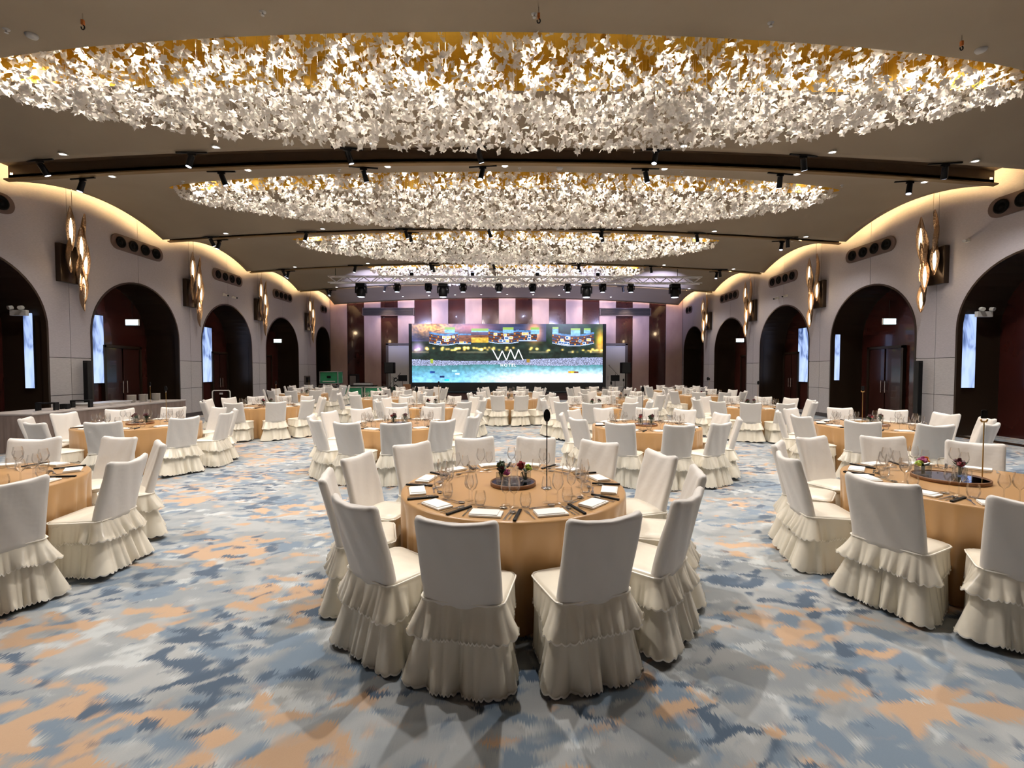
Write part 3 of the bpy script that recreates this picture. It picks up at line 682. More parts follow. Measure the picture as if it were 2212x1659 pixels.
    sea = hexc('40767c') * (1 - q) + hexc('7fc0f4') * q; wh = np.clip((u - .25) / .35, 0, 1)[..., None] * np.clip(q * 1.5, 0, 1) ** 1.3
    sea = sea * (1 - wh) + hexc('eaf6ff') * wh; sea = sea * (.82 + .36 * sm(4)[..., None]) * (.93 + .14 * r.random((H, W))[..., None]); I[m] = sea[m]
    for uu, vv, c in ((.105, .82, '1c3f8a'), (.155, .90, '1c2f5a'), (.22, .80, '9adcff'), (.235, .85, 'c8ecff'), (.83, .82, 'c98a20'), (.845, .82, 'c9b020'), (.18, .955, '18c0c8'), (.86, .825, '603018')):
        rect(uu - .012, uu + .012, vv - .014, vv + .014, c, 1, .4)
    rect(.095, .11, .60, .67, '8a9a3a'); rect(.60, .615, .60, .66, '8a7030')
    I = np.clip(I, 0, 1.0) ** 2.2
    I[np.indices((H, W))[0] % 1 == 1] *= 1
    vs = [(i / W, 0, 1 - j / H) for j in range(H + 1) for i in range(W + 1)]
    fs = [(j * (W + 1) + i, (j + 1) * (W + 1) + i, (j + 1) * (W + 1) + i + 1, j * (W + 1) + i + 1) for j in range(H) for i in range(W)]
    me = bpy.data.meshes.new('picture'); me.from_pydata(vs, [], fs)
    at = me.color_attributes.new('pixel', 'FLOAT_COLOR', 'CORNER')
    cols = np.ones((H * W, 4, 4), np.float32); cols[:, :, :3] = I.reshape(-1, 1, 3); at.data.foreach_set('color', cols.ravel())
    return me
m = bpy.data.materials.new('screen_pixels'); m.use_nodes = True; N, L = m.node_tree.nodes, m.node_tree.links; P = N['Principled BSDF']
P.inputs['Base Color'].default_value = (.01, .01, .01, 1); P.inputs['Roughness'].default_value = .5
ca = N.new('ShaderNodeVertexColor'); ca.layer_name = 'pixel'; L.new(ca.outputs[0], P.inputs['Emission Color']); P.inputs['Emission Strength'].default_value = P_SCREEN
t = empty('led_screen', (0, SY, ST_Z + .03), 0, 'huge LED video wall showing a night aerial view with white hotel logo', 'screen')
zl = ST_Z + .03
fr = MB().box(((SX0 + SX1) / 2, .16, (S_Z1 - zl) / 2), (SX1 - SX0 + .12, .28, S_Z1 - zl))
fr.box((SX0 - .10, .10, (S_Z1 - zl) / 2), (.16, .3, S_Z1 - zl)); fr.box((SX1 + .10, .10, (S_Z1 - zl) / 2), (.18, .3, S_Z1 - zl)); fr.obj('frame', M['black_matte'], t)
pic = put('picture', paint_screen(), t, (SX0, -.005, S_Z0 - zl)); pic.data.materials.append(m); pic.scale = (SX1 - SX0, 1, S_Z1 - S_Z0)
lw = mat('logo_white', (1, 1, 1), .5, emit=(1, 1, 1), es=1.4)
def scr(px, py): return ((px - 1095.5) / 970 * SY, -.02, 1.71 + (799 - py) / 970 * SY - zl)
def stroke(mb, pts, th):
    for p, q in zip(pts[:-1], pts[1:]): mb.tube(scr(*p), scr(*q), th, 6)
lg = MB(); stroke(lg, [(1064, 755), (1076, 778), (1085, 758), (1094, 778), (1103, 755), (1112, 776), (1120, 755), (1130, 778)], .026); lg.obj('logo', lw, pic.parent)
lettering('HOTEL', .24, lw, t, scr(1098, 789), 1.35)

# truss and moving heads
TY, TZ = 20.9, 5.86
t = empty('lighting_truss', (0, TY, TZ), 0, 'long aluminium box truss hanging across the room before the stage', 'truss')
TL0, TL1 = -8.2, 9.0
for dy in (-.14, .14):
    for dz in (-.14, .14): MB().tube((TL0, dy, dz), (TL1, dy, dz), .025, 8).obj('chord', M['aluminium'], t)
br = MB(); n = 44; dx = (TL1 - TL0) / n
for k in range(n):
    a, b = TL0 + k * dx, TL0 + (k + 1) * dx; u, v = (-.14, .14) if k % 2 else (.14, -.14)
    for dy in (-.14, .14): br.tube((a, dy, u), (b, dy, v), .016, 5)
    for dz in (-.14, .14): br.tube((a, u, dz), (b, v, dz), .016, 5)
br.obj('braces', M['aluminium'], t)['kind'] = 'stuff'
for x in (-7.9, -1.8, 2.3, 7.9):
    MB().tube((x, 0, .14), (x, 0, zc(x, TY, BAYS[5]) - TZ - .004), .012, 6).obj('hoist_chain', M['black_metal'], t)
mh = [MB().bbox((0, 0, -.08), (.34, .26, .12), .02).mesh('base', M['black']),
      MB().bbox((-.19, 0, -.25), (.05, .12, .26), .015).bbox((.19, 0, -.25), (.05, .12, .26), .015).bbox((0, 0, -.145), (.42, .14, .05), .015).mesh('yoke', M['black_metal']),
      MB().lathe([(.02, .17), (.12, .15), (.16, .04), (.16, -.12), (.14, -.19), (.13, -.19)], 16, (0, 0, -.32), cap0=True).mesh('head', M['black']),
      MB().lathe([(.13, -.185), (.08, -.20), (.001, -.205)], 16, (0, 0, -.32)).mesh('lens', M['lens_blue'])]
HEADS = [(783, 1.25), (860, .8), (927, .8), (958, 1.25), (1001, .8), (1078, .8), (1150, .8), (1226, .8), (1266, 1.25), (1301, .8), (1362, .8), (1457, 1.25)]
for k, (px, sc) in enumerate(HEADS):
    big = sc > 1
    r = empty('moving_head_light', ((px - 1095.5) / 970 * TY, TY, TZ - .15), .3 * math.sin(k * 2.3), '%s black moving-head stage light under the truss, %s from left' % ('large' if big else 'small', w3(k)), 'stage light', 'moving heads hung under the truss')
    r.scale = (sc,) * 3
    put('base', mh[0], r); put('yoke', mh[1], r); h = put('head', mh[2], r); h.rotation_euler = (0, 0, 0); put('lens', mh[3], h)
par = [MB().tube((0, 0, 0), (0, 0, .16), .09, 12).mesh('can', M['black']), MB().tube((0, 0, .16), (0, 0, .165), .08, 12).mesh('lens', M['lens_blue'])]
for k, x in enumerate((-4.4, -1.6, 1.4, 4.2)):
    r = empty('uplight', (x, TY, TZ + .17), 0, 'small bluish uplight on top of the truss, %s from left' % w3(k), 'stage light', 'uplights on the truss')
    put('can', par[0], r); put('lens', par[1], r)
    spot('uplight_beam', (x, TY, TZ + .36), 120, (.55, .60, 1), 165, .8, .1, (x, TY + 1.2, TZ + 1.2))
# stage front wash: moving heads pick out the light panels
for x in (-5.6, -2.5, -.1, 2.7, 5.6):
    spot('stage_wash', (x * 1.0, TY + .2, TZ - .5), 1700, (1, .80, .74), 22, .8, .1, (x, YB, 5.3))
for k, (px, sc) in enumerate(HEADS):
    if sc > 1: spot('head_beam', ((px - 1095.5) / 970 * TY, TY + .2, TZ - .75), 2600, (.55, .58, 1), 80, .9, .1, ((px - 1095.5) / 970 * TY, 26.2, 6.7))  # added blue fill for the last ceiling bay, set under the large heads
wl = MB().lathe([(.07, 0), (.07, -.01), (.055, -.012), (.05, .02)], 14).mesh('bezel', M['white_paint']); wll = MB().lathe([(.052, -.007), (.001, -.009)], 14).mesh('lens', M['down_white'])
for k in range(9):  # row of lamps added to brighten the top of the stage wall
    x = -6.62 + k * 1.655; zz = zc(x, 28.75, BAYS[6])
    t = empty('downlight', (x, 28.75, zz), 0, 'small round downlight washing the stage wall, %s from left' % w3(k), 'downlight', 'downlights along the stage wall'); put('bezel', wl, t); put('lens', wll, t)
    spot('wall_wash', (x, 28.75, zz - .03), 42, (1, .76, .68), 75, .8, .05, (x, YB, 4.9))
for x in (-7.75, 7.75): spot('grille_wash', (x, 28.6, 5.95), 120, (1, .78, .66), 70, .8, .1, (x, YB, 4.9))

# gear around the stage -----------------------------------------------------
def flight_case(loc, dims, label, rz=0, panel='green_case'):
    t = empty('flight_case', loc, rz, label, 'flight case', 'green flight cases by the stage'); W, D, H = dims
    MB().bbox((0, 0, H / 2 + .1), (W - .02, D - .02, H - .02), .01).obj('body', M[panel], t)
    e = MB()
    for x in (-1, 1):
        for y in (-1, 1): e.box((x * W / 2, y * D / 2, H / 2 + .1), (.05, .05, H))
        for z in (0, 1): e.box((x * W / 2, 0, z * H + .1), (.05, D, .05))
    for y in (-1, 1):
        for z in (0, 1): e.box((0, y * D / 2, z * H + .1), (W, .05, .05))
    e.obj('edging', M['chrome_edge'], t)
    MB().box((0, -D / 2 - .005, H * .55 + .1), (.22, .02, .12)).obj('latch_plate', M['black'], t)
    MB().box((0, -D / 2 - .006, .1 + H * .18), (W * .7, .015, .05)).obj('label_strip', M['white_paint'], t)
    cs = MB().lathe([(.03, .0), (.05, .02), (.05, .07), (.03, .1)], 10, cap0=True, cap1=True).mesh('caster', M['black'])
    for x in (-1, 1):
        for y in (-1, 1): put('caster', cs, t, (x * (W / 2 - .1), y * (D / 2 - .1), 0))
    return t
flight_case((-9.98, 25.6, .0), (1.05, .75, .72), 'grey flight case standing under the tall green case by the corner', panel='grille')
flight_case((-9.98, 25.6, .845), (1.0, .7, .66), 'green flight case stacked on a grey case in the left corner')
flight_case((-8.35, 24.8, 0), (.95, .7, .66), 'low green flight case on the carpet, left of its pair')
flight_case((-7.25, 24.8, 0), (.95, .7, .66), 'low green flight case on the carpet, right of its pair')
t = empty('mixing_table', (-8.6, 26.6, 0), 0, 'dark folding table carrying mixing gear in the left corner', 'table')
MB().bbox((0, 0, .78), (1.7, .7, .05), .01).obj('tabletop', M['black'], t)
for x in (-.75, .75): 
    for y in (-.28, .28): MB().tube((x, y, 0), (x, y, .76), .02).obj('leg', M['black_metal'], t)
t = empty('mixing_console', (-8.5, 26.6, .808), 0, 'small mixing console with silver knobs on the dark folding table', 'mixer')
MB().bbox((0, 0, .06), (1.0, .45, .12), .015).obj('body', M['grey_plastic'], t)
kb = MB()
for k in range(10):
    for q in range(3): kb.tube((-.4 + k * .09, -.15 + q * .13, .12), (-.4 + k * .09, -.15 + q * .13, .16), .014, 6)
kb.obj('knobs', M['black'], t)['kind'] = 'stuff'
t = empty('monitor_rack', (-9.28, 27.3, .0), 0, 'tall dark equipment rack beside the green case stack', 'rack')
MB().bbox((0, .1, .72), (.42, .6, 1.44), .015).obj('body', M['black'], t); MB().box((0, -.205, .8), (.36, .01, 1.1)).obj('front_panel', M['grille'], t)
def pa(loc, label):
    t = empty('loudspeaker', loc, 0, label, 'speaker')
    MB().tube((0, 0, .5), (0, 0, 1.5), .022).obj('pole', M['black_metal'], t)
    for k in range(3):
        a = 2 * PI * k / 3 + .5; MB().tube((0, 0, .75), (.45 * math.cos(a), .45 * math.sin(a), .015), .015).obj('leg', M['black_metal'], t)
    c = MB().bbox((0, 0, 1.83), (.56, .5, .66), .03).obj('cabinet', M['black'], t); MB().box((0, -.255, 1.83), (.48, .01, .58)).obj('grille', M['black_matte'], c)
pa((-7.05, 27.1, 0), 'black loudspeaker on tripod stand left of the screen'); pa((7.15, 27.1, 0), 'black loudspeaker on tripod stand right of the screen')
def mic(loc, lean, label, gname='microphone_stand'):
    t = empty(gname, loc, 0, label, 'stand')
    MB().tube((0, 0, .02), (0, 0, 1.05), .012).obj('pole', M['black_metal'], t)
    MB().lathe([(.14, 0), (.14, .015), (.02, .03)], 14, cap1=True).obj('base', M['black'], t)
    b = MB().tube((-.25 * lean, 0, .85), (.35 * lean, 0, 1.5), .009).obj('boom', M['black_metal'], t); MB().ball((.37 * lean, 0, 1.53), .035).tube((.30 * lean, 0, 1.41), (.36 * lean, 0, 1.52), .02).obj('microphone', M['grille'], b)
mic((-6.15, 25.9, 0) if False else (-6.2, 24.6, 0), 1, 'black boom microphone stand left of the screen'); mic((6.35, 26.3, .45), -1, 'black boom microphone stand right of the screen'); 
def music_stand(loc, label):
    t = empty('music_stand', loc, 0, label, 'stand')
    MB().tube((0, 0, .25), (0, 0, 1.15), .012).obj('pole', M['black_metal'], t)
    for k in range(3): a = 2 * PI * k / 3; MB().tube((0, 0, .3), (.25 * math.cos(a), .25 * math.sin(a), .01), .01).obj('leg', M['black_metal'], t)
    MB().bbox((0, 0, 1.25), (.5, .03, .34), .008).obj('desk', M['black'], t)
music_stand((-5.85, 25.2, 0), 'black music stand with wide desk at the left edge of the screen'); music_stand((6.1, 25.3, 0), 'black music stand low beside the right edge of the screen')
t = empty('guitar_stand', (-6.62, 26.3, 0), 0, 'black twin instrument stand in front of the left white door', 'stand')
MB().tube((0, 0, 0), (0, 0, 1.3), .015).bbox((0, 0, .02), (.4, .35, .03), .008).obj('frame', M['black_metal'], t)
for z in (.75, 1.15): MB().path([(.0, -.02, z), (.12, -.06, z + .10), (.26, -.06, z - .02), (.10, -.06, z - .14), (0, -.02, z)], .03).obj('hanger', M['black'], t)
t = empty('chair_brown', (-5.5, 24.9, 0), 0, 'plain brown wooden chair in front of the left screen edge', 'chair'); t.name = 'wooden_chair'
MB().bbox((0, 0, .45), (.45, .45, .05), .01).obj('seat', M['walnut'], t); MB().bbox((0, -.2, .75), (.42, .03, .36), .01).obj('backrest', M['walnut'], t)
for x in (-.19, .19):
    MB().tube((x, -.2, 0), (x, -.2, .6), .018).obj('leg', M['walnut'], t); MB().tube((x, .19, 0), (x, .19, .43), .018).obj('leg', M['walnut'], t)
# trolley in the left arch
t = empty('luggage_trolley', (-10.95, 17.3, 0), .1, 'white tube trolley handle standing before the third left arch', 'trolley')
MB().path([(-.32, 0, .2), (-.32, 0, .86), (-.28, 0, .92), (.28, 0, .92), (.32, 0, .86), (.32, 0, .2)], .022, 8).obj('handle', M['white_paint'], t)
MB().bbox((0, .35, .17), (.7, 1.0, .05), .015).obj('deck', M['grey_plastic'], t); MB().bbox((0, -.01, .80), (.12, .02, .07), .005).obj('tag_plate', M['grey_plastic'], t)
for x in (-.28, .28):
    for y in (.0, .7): MB().tube((x - .02, y, .07), (x + .02, y, .07), .07, 12).obj('wheel', M['black'], t)

# ------------------------------------------------------------------ chairs
def rrect(w, d, r, n, cx=0, cy=0):
    """n points along a rounded rectangle, starting at the middle of the back edge, with outward normals"""
    segs = []; hw, hd = w / 2 - r, d / 2 - r
    per = [(2 * hw), (PI / 2 * r), (2 * hd), (PI / 2 * r), (2 * hw), (PI / 2 * r), (2 * hd), (PI / 2 * r)]; tot = sum(per); out = []
    for i in range(n):
        s = (tot * i / n + hw) % tot; k = 0
        while s > per[k] + 1e-9: s -= per[k]; k += 1
        q = k // 2; a0 = -PI / 2 + q * PI / 2
        cs = [(hw, -hd), (hw, hd), (-hw, hd), (-hw, -hd)][q]
        if k % 2 == 0:
            nx, ny = math.cos(a0), math.sin(a0); L_ = per[k]
            st = [(-hw, -hd - r), (hw + r, -hd), (hw, hd + r), (-hw - r, hd)][q]; tx, ty = -ny, nx
            p = (st[0] + tx * s, st[1] + ty * s)
        else:
            a = a0 + s / r; nx, ny = math.cos(a), math.sin(a); p = (cs[0] + r * nx, cs[1] + r * ny)
        out.append((p[0] + cx, p[1] + cy, nx, ny))
    return out
def skirt_tier(w, d, cy, n, z0, z1, fl0, fl1, amp, seed, rows, scal, nf=(10, 11, 12)):
    r = random.Random(seed); base = rrect(w, d, .07, n, 0, cy)
    ks = [(r.choice(nf), r.uniform(0, 6.28), 1.0), (r.choice(nf) + 9, r.uniform(0, 6.28), .45)]; p2 = r.uniform(0, 6.28)
    loops = []
    wv = []
    for i in range(n):
        t = 2 * PI * i / n; q = sum(a * (2 * abs(math.sin(k * t / 2 + p + .7 * math.sin(2 * t + p) + .5 * math.sin(3 * t + p2))) ** .8 - 1) for k, p, a in ks) / 1.3; wv.append(q)
    for j in range(rows + 1):
        t = j / rows; lp = []
        for i, (x, y, nx, ny) in enumerate(base):
            damp = 1 - .88 * min(1, max(0, (y + .10) / .30)); damp *= 1 - nx * nx * (.42 * min(1, max(0, (y + .14) / .14)) + .10) + .30 * abs(nx * ny) * 2 * (ny < 0)
            off = ((fl0 + (fl1 - fl0) * t ** 1.15) + amp * t ** .9 * wv[i]) * damp
            zz = z0 + (z1 - z0) * t + .012 * t + t * t * (.014 * math.sin(2.3 * i / n * 6.28 + seed) + .018 * wv[i])
            if scal and j == rows: zz -= .015 * abs(math.sin(PI * scal * i / n))
            lp.append((x + nx * off, y + ny * off, max(zz, .006)))
        loops.append(lp)
    return loft(loops)
def hem(v, n):
    last = v[-n:]; cx = sum(p[0] for p in last) / n; cy = sum(p[1] for p in last) / n; lo, up = [], []
    for x, y, z in last:
        d = math.hypot(x - cx, y - cy); k = 1 + .0035 / d
        lo.append((cx + (x - cx) * k, cy + (y - cy) * k, z - .002)); up.append((cx + (x - cx) * k, cy + (y - cy) * k, max(z + .002, .012) + .007))
    return MB().add(*loft([up, lo]), True).mesh('scalloped_hem', M['piping'])
def chair_meshes(seed, hi):
    r = random.Random(seed)
    nb, nv = (40, 14) if hi else (20, 8)
    # backrest: loft of rounded cross sections
    loops = []; W0, T0 = .445, .075
    sag, ear = r.uniform(.006, .016), r.uniform(.012, .02)
    hs = list(np.linspace(0, .94, nv)) + [.965, .985, .996, 1.0]
    for v in hs:
        z = .435 + .50 * v; yc = -.158 - .130 * v ** 1.1
        k = 1.0
        if v > .94: k = math.sqrt(max(0, 1 - ((v - .94) / .06) ** 2))
        w_ = (W0 + .012 * v) - .05 * (1 - k); th = T0 * (.95 - .15 * v) * (.25 + .75 * k)
        lp = []
        for (x, y, nx, ny) in rrect(w_, th, th * .42, nb):
            u = x / (w_ / 2); bow = .028 * u * u
            zz = z + (ear * u * u - sag * (1 - u * u)) * max(0, v - .8) / .2
            wr = .003 * math.sin(9 * u + 7 * v + seed) * (1 if hi else 0)
            lp.append((x, y + yc + bow + wr, zz))
        loops.append(lp)
    v, f = loft(loops, cap0=True, cap1=True); back = MB().add(v, f, True).mesh('backrest', M['satin_back'])
    # piping along the rear panel edge
    k0 = loops[len(loops) - 3]
    pts = [(.225 * s, -.243, .50) for s in (1,)]
    # seat cushion
    loops = []; n = 48 if hi else 24
    for t, z in ((0, .425), (1, .452), (.985, .468), (.93, .478), (.6, .486), (.02, .488)):
        m = 1 if t == 0 else t
        loops.append([(x * m, (y - .01) * m + .01, z) for x, y, nx, ny in rrect(.465, .41, .06, n, 0, .02)])
    v, f = loft(loops, cap0=True, cap1=True); seat = MB().add(v, f, True).mesh('seat', M['satin'])
    n, rows, sc = (288, 7, 72) if hi else (96, 4, 0)
    v, f = skirt_tier(.462, .405, .022, n, .462, .285, .003, .060, .026, seed, rows, sc, (13, 14, 16)); ruf = MB().add(v, f, True).mesh('upper_ruffle', M['satin']); h1 = hem(v, n)
    v, f = skirt_tier(.45, .395, .022, n, .40, .016, .0, .080, .040, seed + 50, rows + 3, sc, (9, 10, 11)); sk = MB().add(v, f, True).mesh('lower_skirt', M['satin']); h2 = hem(v, n)
    pipe = MB()
    P_ = [(x, y - .0, .462) for x, y, nx, ny in rrect(.474, .418, .06, 40 if hi else 20, 0, .02)]
    pipe.path(P_ + [P_[0]], .0055, 5); pm = pipe.mesh('piping', M['piping'])
    return back, seat, ruf, sk, pm, h1, h2
HI = [chair_meshes(s, True) for s in (1, 2, 3, 4)]; LO = [chair_meshes(s, False) for s in (5, 6)]
crnd = random.Random(11)
def chair(c, ang, r0, label, hi):
    a = math.radians(ang); b = chair_set[crnd.randrange(len(chair_set))] if False else crnd.choice(HI if hi else LO)
    o = empty('banquet_chair', (c[0] + r0 * math.sin(a), c[1] - r0 * math.cos(a), 0), a + math.radians(crnd.uniform(-2, 2)), label, 'chair', 'satin covered chairs around the round tables')
    ps = {}
    for nm, me in zip(('backrest', 'seat', 'upper_ruffle', 'lower_skirt'), b[:4]): p = put(nm, me, o); ps[nm] = p
    put('piping', b[4], ps['seat'])
    if hi: put('scalloped_hem', b[5], ps['upper_ruffle']); put('scalloped_hem', b[6], ps['lower_skirt'])
    return o

# ------------------------------------------------------------------ round tables
R_T = .905
def cloth_mesh(seed, n=200):
    r = random.Random(seed); loops = []
    ks = [(r.choice((17, 19)), r.uniform(0, 6.28), 1.0), (r.choice((29, 31)), r.uniform(0, 6.28), .6), (r.choice((43, 47)), r.uniform(0, 6.28), .3)]
    prof = [(.02, .752), (.6, .752), (.86, .752), (.89, .751), (.902, .746), (.907, .735)]
    for rr, z in prof: loops.append([(rr * math.cos(2 * PI * i / n), rr * math.sin(2 * PI * i / n), z) for i in range(n)])
    for j in range(1, 11):
        t = j / 10; lp = []
        for i in range(n):
            th = 2 * PI * i / n; q = sum(a * (2 * abs(math.sin(k * th / 2 + p + .8 * math.sin(3 * th + p))) ** .8 - 1) for k, p, a in ks) / 1.7
            rr = .907 + .004 * t + .062 * t ** .6 * (q - .9) ; lp.append((rr * math.cos(th), rr * math.sin(th), .735 - .729 * t))
        loops.append(lp)
    v, f = loft(loops, cap0=True); return MB().add(v, [x for x in f[:-1]] + [f[-1]], True)
CLOTH = [cloth_mesh(k).mesh('tablecloth', M['gold_cloth']) for k in (1, 2, 3)]
BOARD = MB().lathe([(.001, .72), (.885, .72), (.885, .74), (.001, .74)], 40).tube((0, 0, .02), (0, 0, .72), .04, 12).lathe([(.3, .0), (.3, .02), (.04, .05)], 20, cap0=True).mesh('table_frame', M['walnut'])
# tableware meshes
WINE1 = MB().lathe([(.036, .0), (.034, .003), (.008, .006), (.0045, .015), (.004, .085), (.008, .095), (.030, .112), (.042, .140), (.043, .160), (.036, .195), (.032, .215)], 18).mesh('wine_glass', M['glass'])
WINE2 = MB().lathe([(.033, .0), (.031, .003), (.007, .006), (.0045, .015), (.004, .075), (.007, .083), (.026, .098), (.035, .120), (.035, .140), (.029, .175), (.027, .187)], 18).mesh('wine_glass', M['glass'])
TUMB = MB().lathe([(.001, .004), (.026, .004), (.030, .008), (.040, .035), (.042, .055), (.037, .088), (.034, .102)], 18).mesh('tumbler', M['glass'])
def slab(poly, h, mt, name, z=0): return MB().prism(poly, z, z + h).mesh(name, mt)
FORK = MB().prism([(-.005, -.095), (.005, -.095), (.003, 0), (.011, .035), (.011, .09), (.0075, .09), (.0065, .05), (.002, .05), (.0018, .09), (-.0018, .09), (-.002, .05), (-.0065, .05), (-.0075, .09), (-.011, .09), (-.011, .035), (-.003, 0)], 0, .004).mesh('fork', M['steel'])
KNIFE = MB().prism([(-.006, -.11), (.006, -.11), (.005, -.01), (.011, 0), (.010, .08), (.002, .11), (-.004, .11), (-.005, 0)], 0, .004).mesh('knife', M['steel'])
sp_ = MB().prism([(-.005, -.095), (.005, -.095), (.0025, .03), (-.0025, .03)], 0, .004)
bw = []
for rr, zz in ((.001, -.0), (.5, .001), (.85, .004), (1, .008), (.9, .009), (.001, .003)): bw.append([(rr * .020 * math.cos(2 * PI * i / 14), .058 + rr * .030 * math.sin(2 * PI * i / 14), zz) for i in range(14)])
v, f = loft(bw); SPOON = sp_.add(v, f, True).mesh('spoon', M['steel'])
CHOP = MB().bbox((0, 0, .006), (.022, .23, .012), .003).mesh('chopstick_sleeve', M['black'])
NAP = MB().bbox((0, 0, .007), (.215, .125, .014), .005).bbox((-.012, .004, .016), (.19, .115, .008), .003).mesh('napkin', M['napkin'])
PLATE = MB().lathe([(.06, 0), (.065, .003), (.105, .014), (.107, .016), (.07, .007), (.001, .006)], 24).mesh('plate', M['porcelain'])
TAB = [  # name, centre, chair angles (0 = nearest the camera, clockwise-positive to the right), row detail
 ('front centre table', (.05, 3.70), [-13, 19, 48, 78, 107, 139, 169, -163, -133, -103, -74, -42], 2),
 ('front left table', (-4.72, 3.78), [22, 62, 95, 133, 169, -156], 2),
 ('front right table', (3.93, 3.72), [-35, -65, -100, -131, -162, 164, 133], 2),
 ('row two leftmost table', (-6.5, 8.0), [-60, -17, -94, 22, 62, 96, 158, 124, -129, -163], 2),
 ('row two left-centre table', (-1.92, 7.95), [-76, -47, -18, 12, 41, 71, 104, 136, 166, -165, -136, -106], 2),
 ('row two right-centre table', (2.39, 7.7), [-32, 1, 30, -63, -130, -98, -162, 162, 132, 98, 65], 2),
 ('row two rightmost table', (6.35, 7.65), [-82, -46, -12, 164, 130, 98, 66, 24, -152, -118], 2),
 ('row three leftmost table', (-6.4, 12.0), [-82, -112, -42, -1, 36, 68, 100, 131, -141, -170, 161], 1),
 ('row three left-centre table', (-2.0, 11.9), [-54, -22, 13, 43, 73, 102, 132, 162, -169, -140, -112, -84], 1),
 ('row three right-centre table', (2.34, 11.8), [-15, 23, -47, -136, -166, 160, 125, 87, 54, -78, -108], 1),
 ('row three rightmost table', (6.4, 11.7), [-59, -29, 1, 40, -124, -90, -154, 172, 139, 109, 79], 1),
 ('row four left table', (-4.2, 15.2), [-20, 12, 44, 76, 108, 140, 172, -156, -120, -86, -53], 0),
 ('row four centre table', (.14, 14.9), [-18, 12, 44, 75, 106, 138, 168, -162, -132, -103, -74, -46], 0),
 ('row four right table', (3.85, 14.9), [-32, 2, 38, 74, 110, 146, 178, -146, -108, -70], 0),
 ('row four rightmost table', (7.4, 16.8), [-30, 4, 38, 74, 110, 146, 178, -146, -108, -68], 0),
 ('row five leftmost table', (-8.2, 18.2), [-28, 6, 40, 76, 112, 146, 178, -146, -108, -66], 0),
 ('row five left-centre table', (-4.0, 19.2), [-36, 0, 36, 72, 108, 144, 180, -144, -108, -72], 0),
 ('row five centre table', (.2, 19.2), [-18, 18, 54, 90, 126, 162, -162, -126, -90, -54], 0),
 ('row five right-centre table', (4.0, 19.2), [-36, 0, 36, 72, 108, 144, 180, -144, -108, -72], 0),
 ('row five rightmost table', (7.8, 21.0), [-30, 4, 40, 76, 112, 148, -176, -140, -104, -66], 0),
 ('last row corner table', (-9.2, 21.9), [-30, 4, 40, 76, 112, 148, -176, -140, -104, -66], 0)]
ZTOP = .753
nwine = 0; far_glass = MB(); GV, GF = [], []
def mesh_arrays(me): return np.array([v.co[:] for v in me.vertices]), [tuple(p.vertices) for p in me.polygons]
W1A, W2A = mesh_arrays(WINE1), mesh_arrays(WINE2)
def item(name, me, p, rz, label, cat, group): return tag(put(name, me, None, p, rz), label, cat, group)
gi = 0
for ti, (tn, c, angs, lod) in enumerate(TAB):
    t = empty('banquet_table', (c[0], c[1], 0), ti * 1.3, 'round banquet table under a floor-length gold satin cloth, ' + tn, 'table', 'round banquet tables')
    put('tablecloth', CLOTH[ti % 3], t); put('table_frame', BOARD, t)
    left = sorted([a for a in angs if a < 0], key=lambda a: -a); right = sorted([a for a in angs if a >= 0])
    for a in angs:
        sd, k = ('left', left.index(a)) if a < 0 else ('right', right.index(a))
        seatp = '%s, %s %s seat from the front' % (tn, w3(k), sd)
        r0 = 1.178
        chair(c, a, r0, 'cream satin covered chair, ' + seatp, lod == 2)
        ar = math.radians(a); o = Vector((math.sin(ar), -math.cos(ar), 0)); d = -o; rt = Vector((d.y, -d.x, 0)); rz = ar
        jit = crnd.uniform(-.01, .01)
        def P(u, v, z=0): return Vector((c[0], c[1], ZTOP + z)) + o * (R_T - v) + rt * (u + jit)
        item('napkin', NAP, P(-.02, .125), rz + crnd.uniform(-.12, .12), 'folded white napkin, ' + seatp, 'napkin', 'white napkins on ' + tn)
        if lod:
            item('knife', KNIFE, P(.118, .15), rz, 'steel dinner knife, ' + seatp, 'knife', 'knives on ' + tn)
            item('spoon', SPOON, P(.148, .14), rz, 'steel soup spoon, ' + seatp, 'spoon', 'spoons on ' + tn)
            item('chopstick_sleeve', CHOP, P(.185, .15), rz + .03, 'black chopstick sleeve, ' + seatp, 'chopsticks', 'chopstick sleeves on ' + tn)
            item('fork', FORK, P(-.16, .15), rz + crnd.uniform(-.1, .1), 'steel dinner fork left of napkin, ' + seatp, 'fork', 'forks on ' + tn)
            item('fork', FORK, P(-.03, .255), rz + PI / 2 + crnd.uniform(-.1, .1), 'steel dessert fork above napkin, ' + seatp, 'fork', 'forks on ' + tn)
            item('spoon', SPOON, P(.0, .285), rz - PI / 2 + crnd.uniform(-.1, .1), 'steel dessert spoon above napkin, ' + seatp, 'spoon', 'spoons on ' + tn)
        item('tumbler', TUMB, P(.205, .33), 0, 'clear stemless tumbler, ' + seatp, 'glass', 'tumblers on ' + tn)
        for q, (me, arr, u, v, ph) in enumerate(((WINE1, W1A, .125, .325, 'larger clear wine glass'), (WINE2, W2A, .055, .365, 'smaller clear wine glass'))):
            if nwine < 300:
                item('wine_glass', me, P(u, v), 0, ph + ', ' + seatp, 'glass', 'wine glasses on ' + tn); nwine += 1
            else:
                p = P(u, v); n0 = sum(len(x) for x in GV) if False else gi; GV.append(arr[0] + np.array(p[:])); GF += [tuple(i + gi for i in f) for f in arr[1]]; gi += len(arr[0])
me = bpy.data.meshes.new('wine_glasses'); me.from_pydata(np.concatenate(GV).tolist(), [], GF); me.materials.append(M['glass']); me.polygons.foreach_set('use_smooth', [True] * len(GF))
tag(put('wine_glasses', me), 'clear wine glasses on the distant tables near the stage', 'glasses', None, 'stuff')

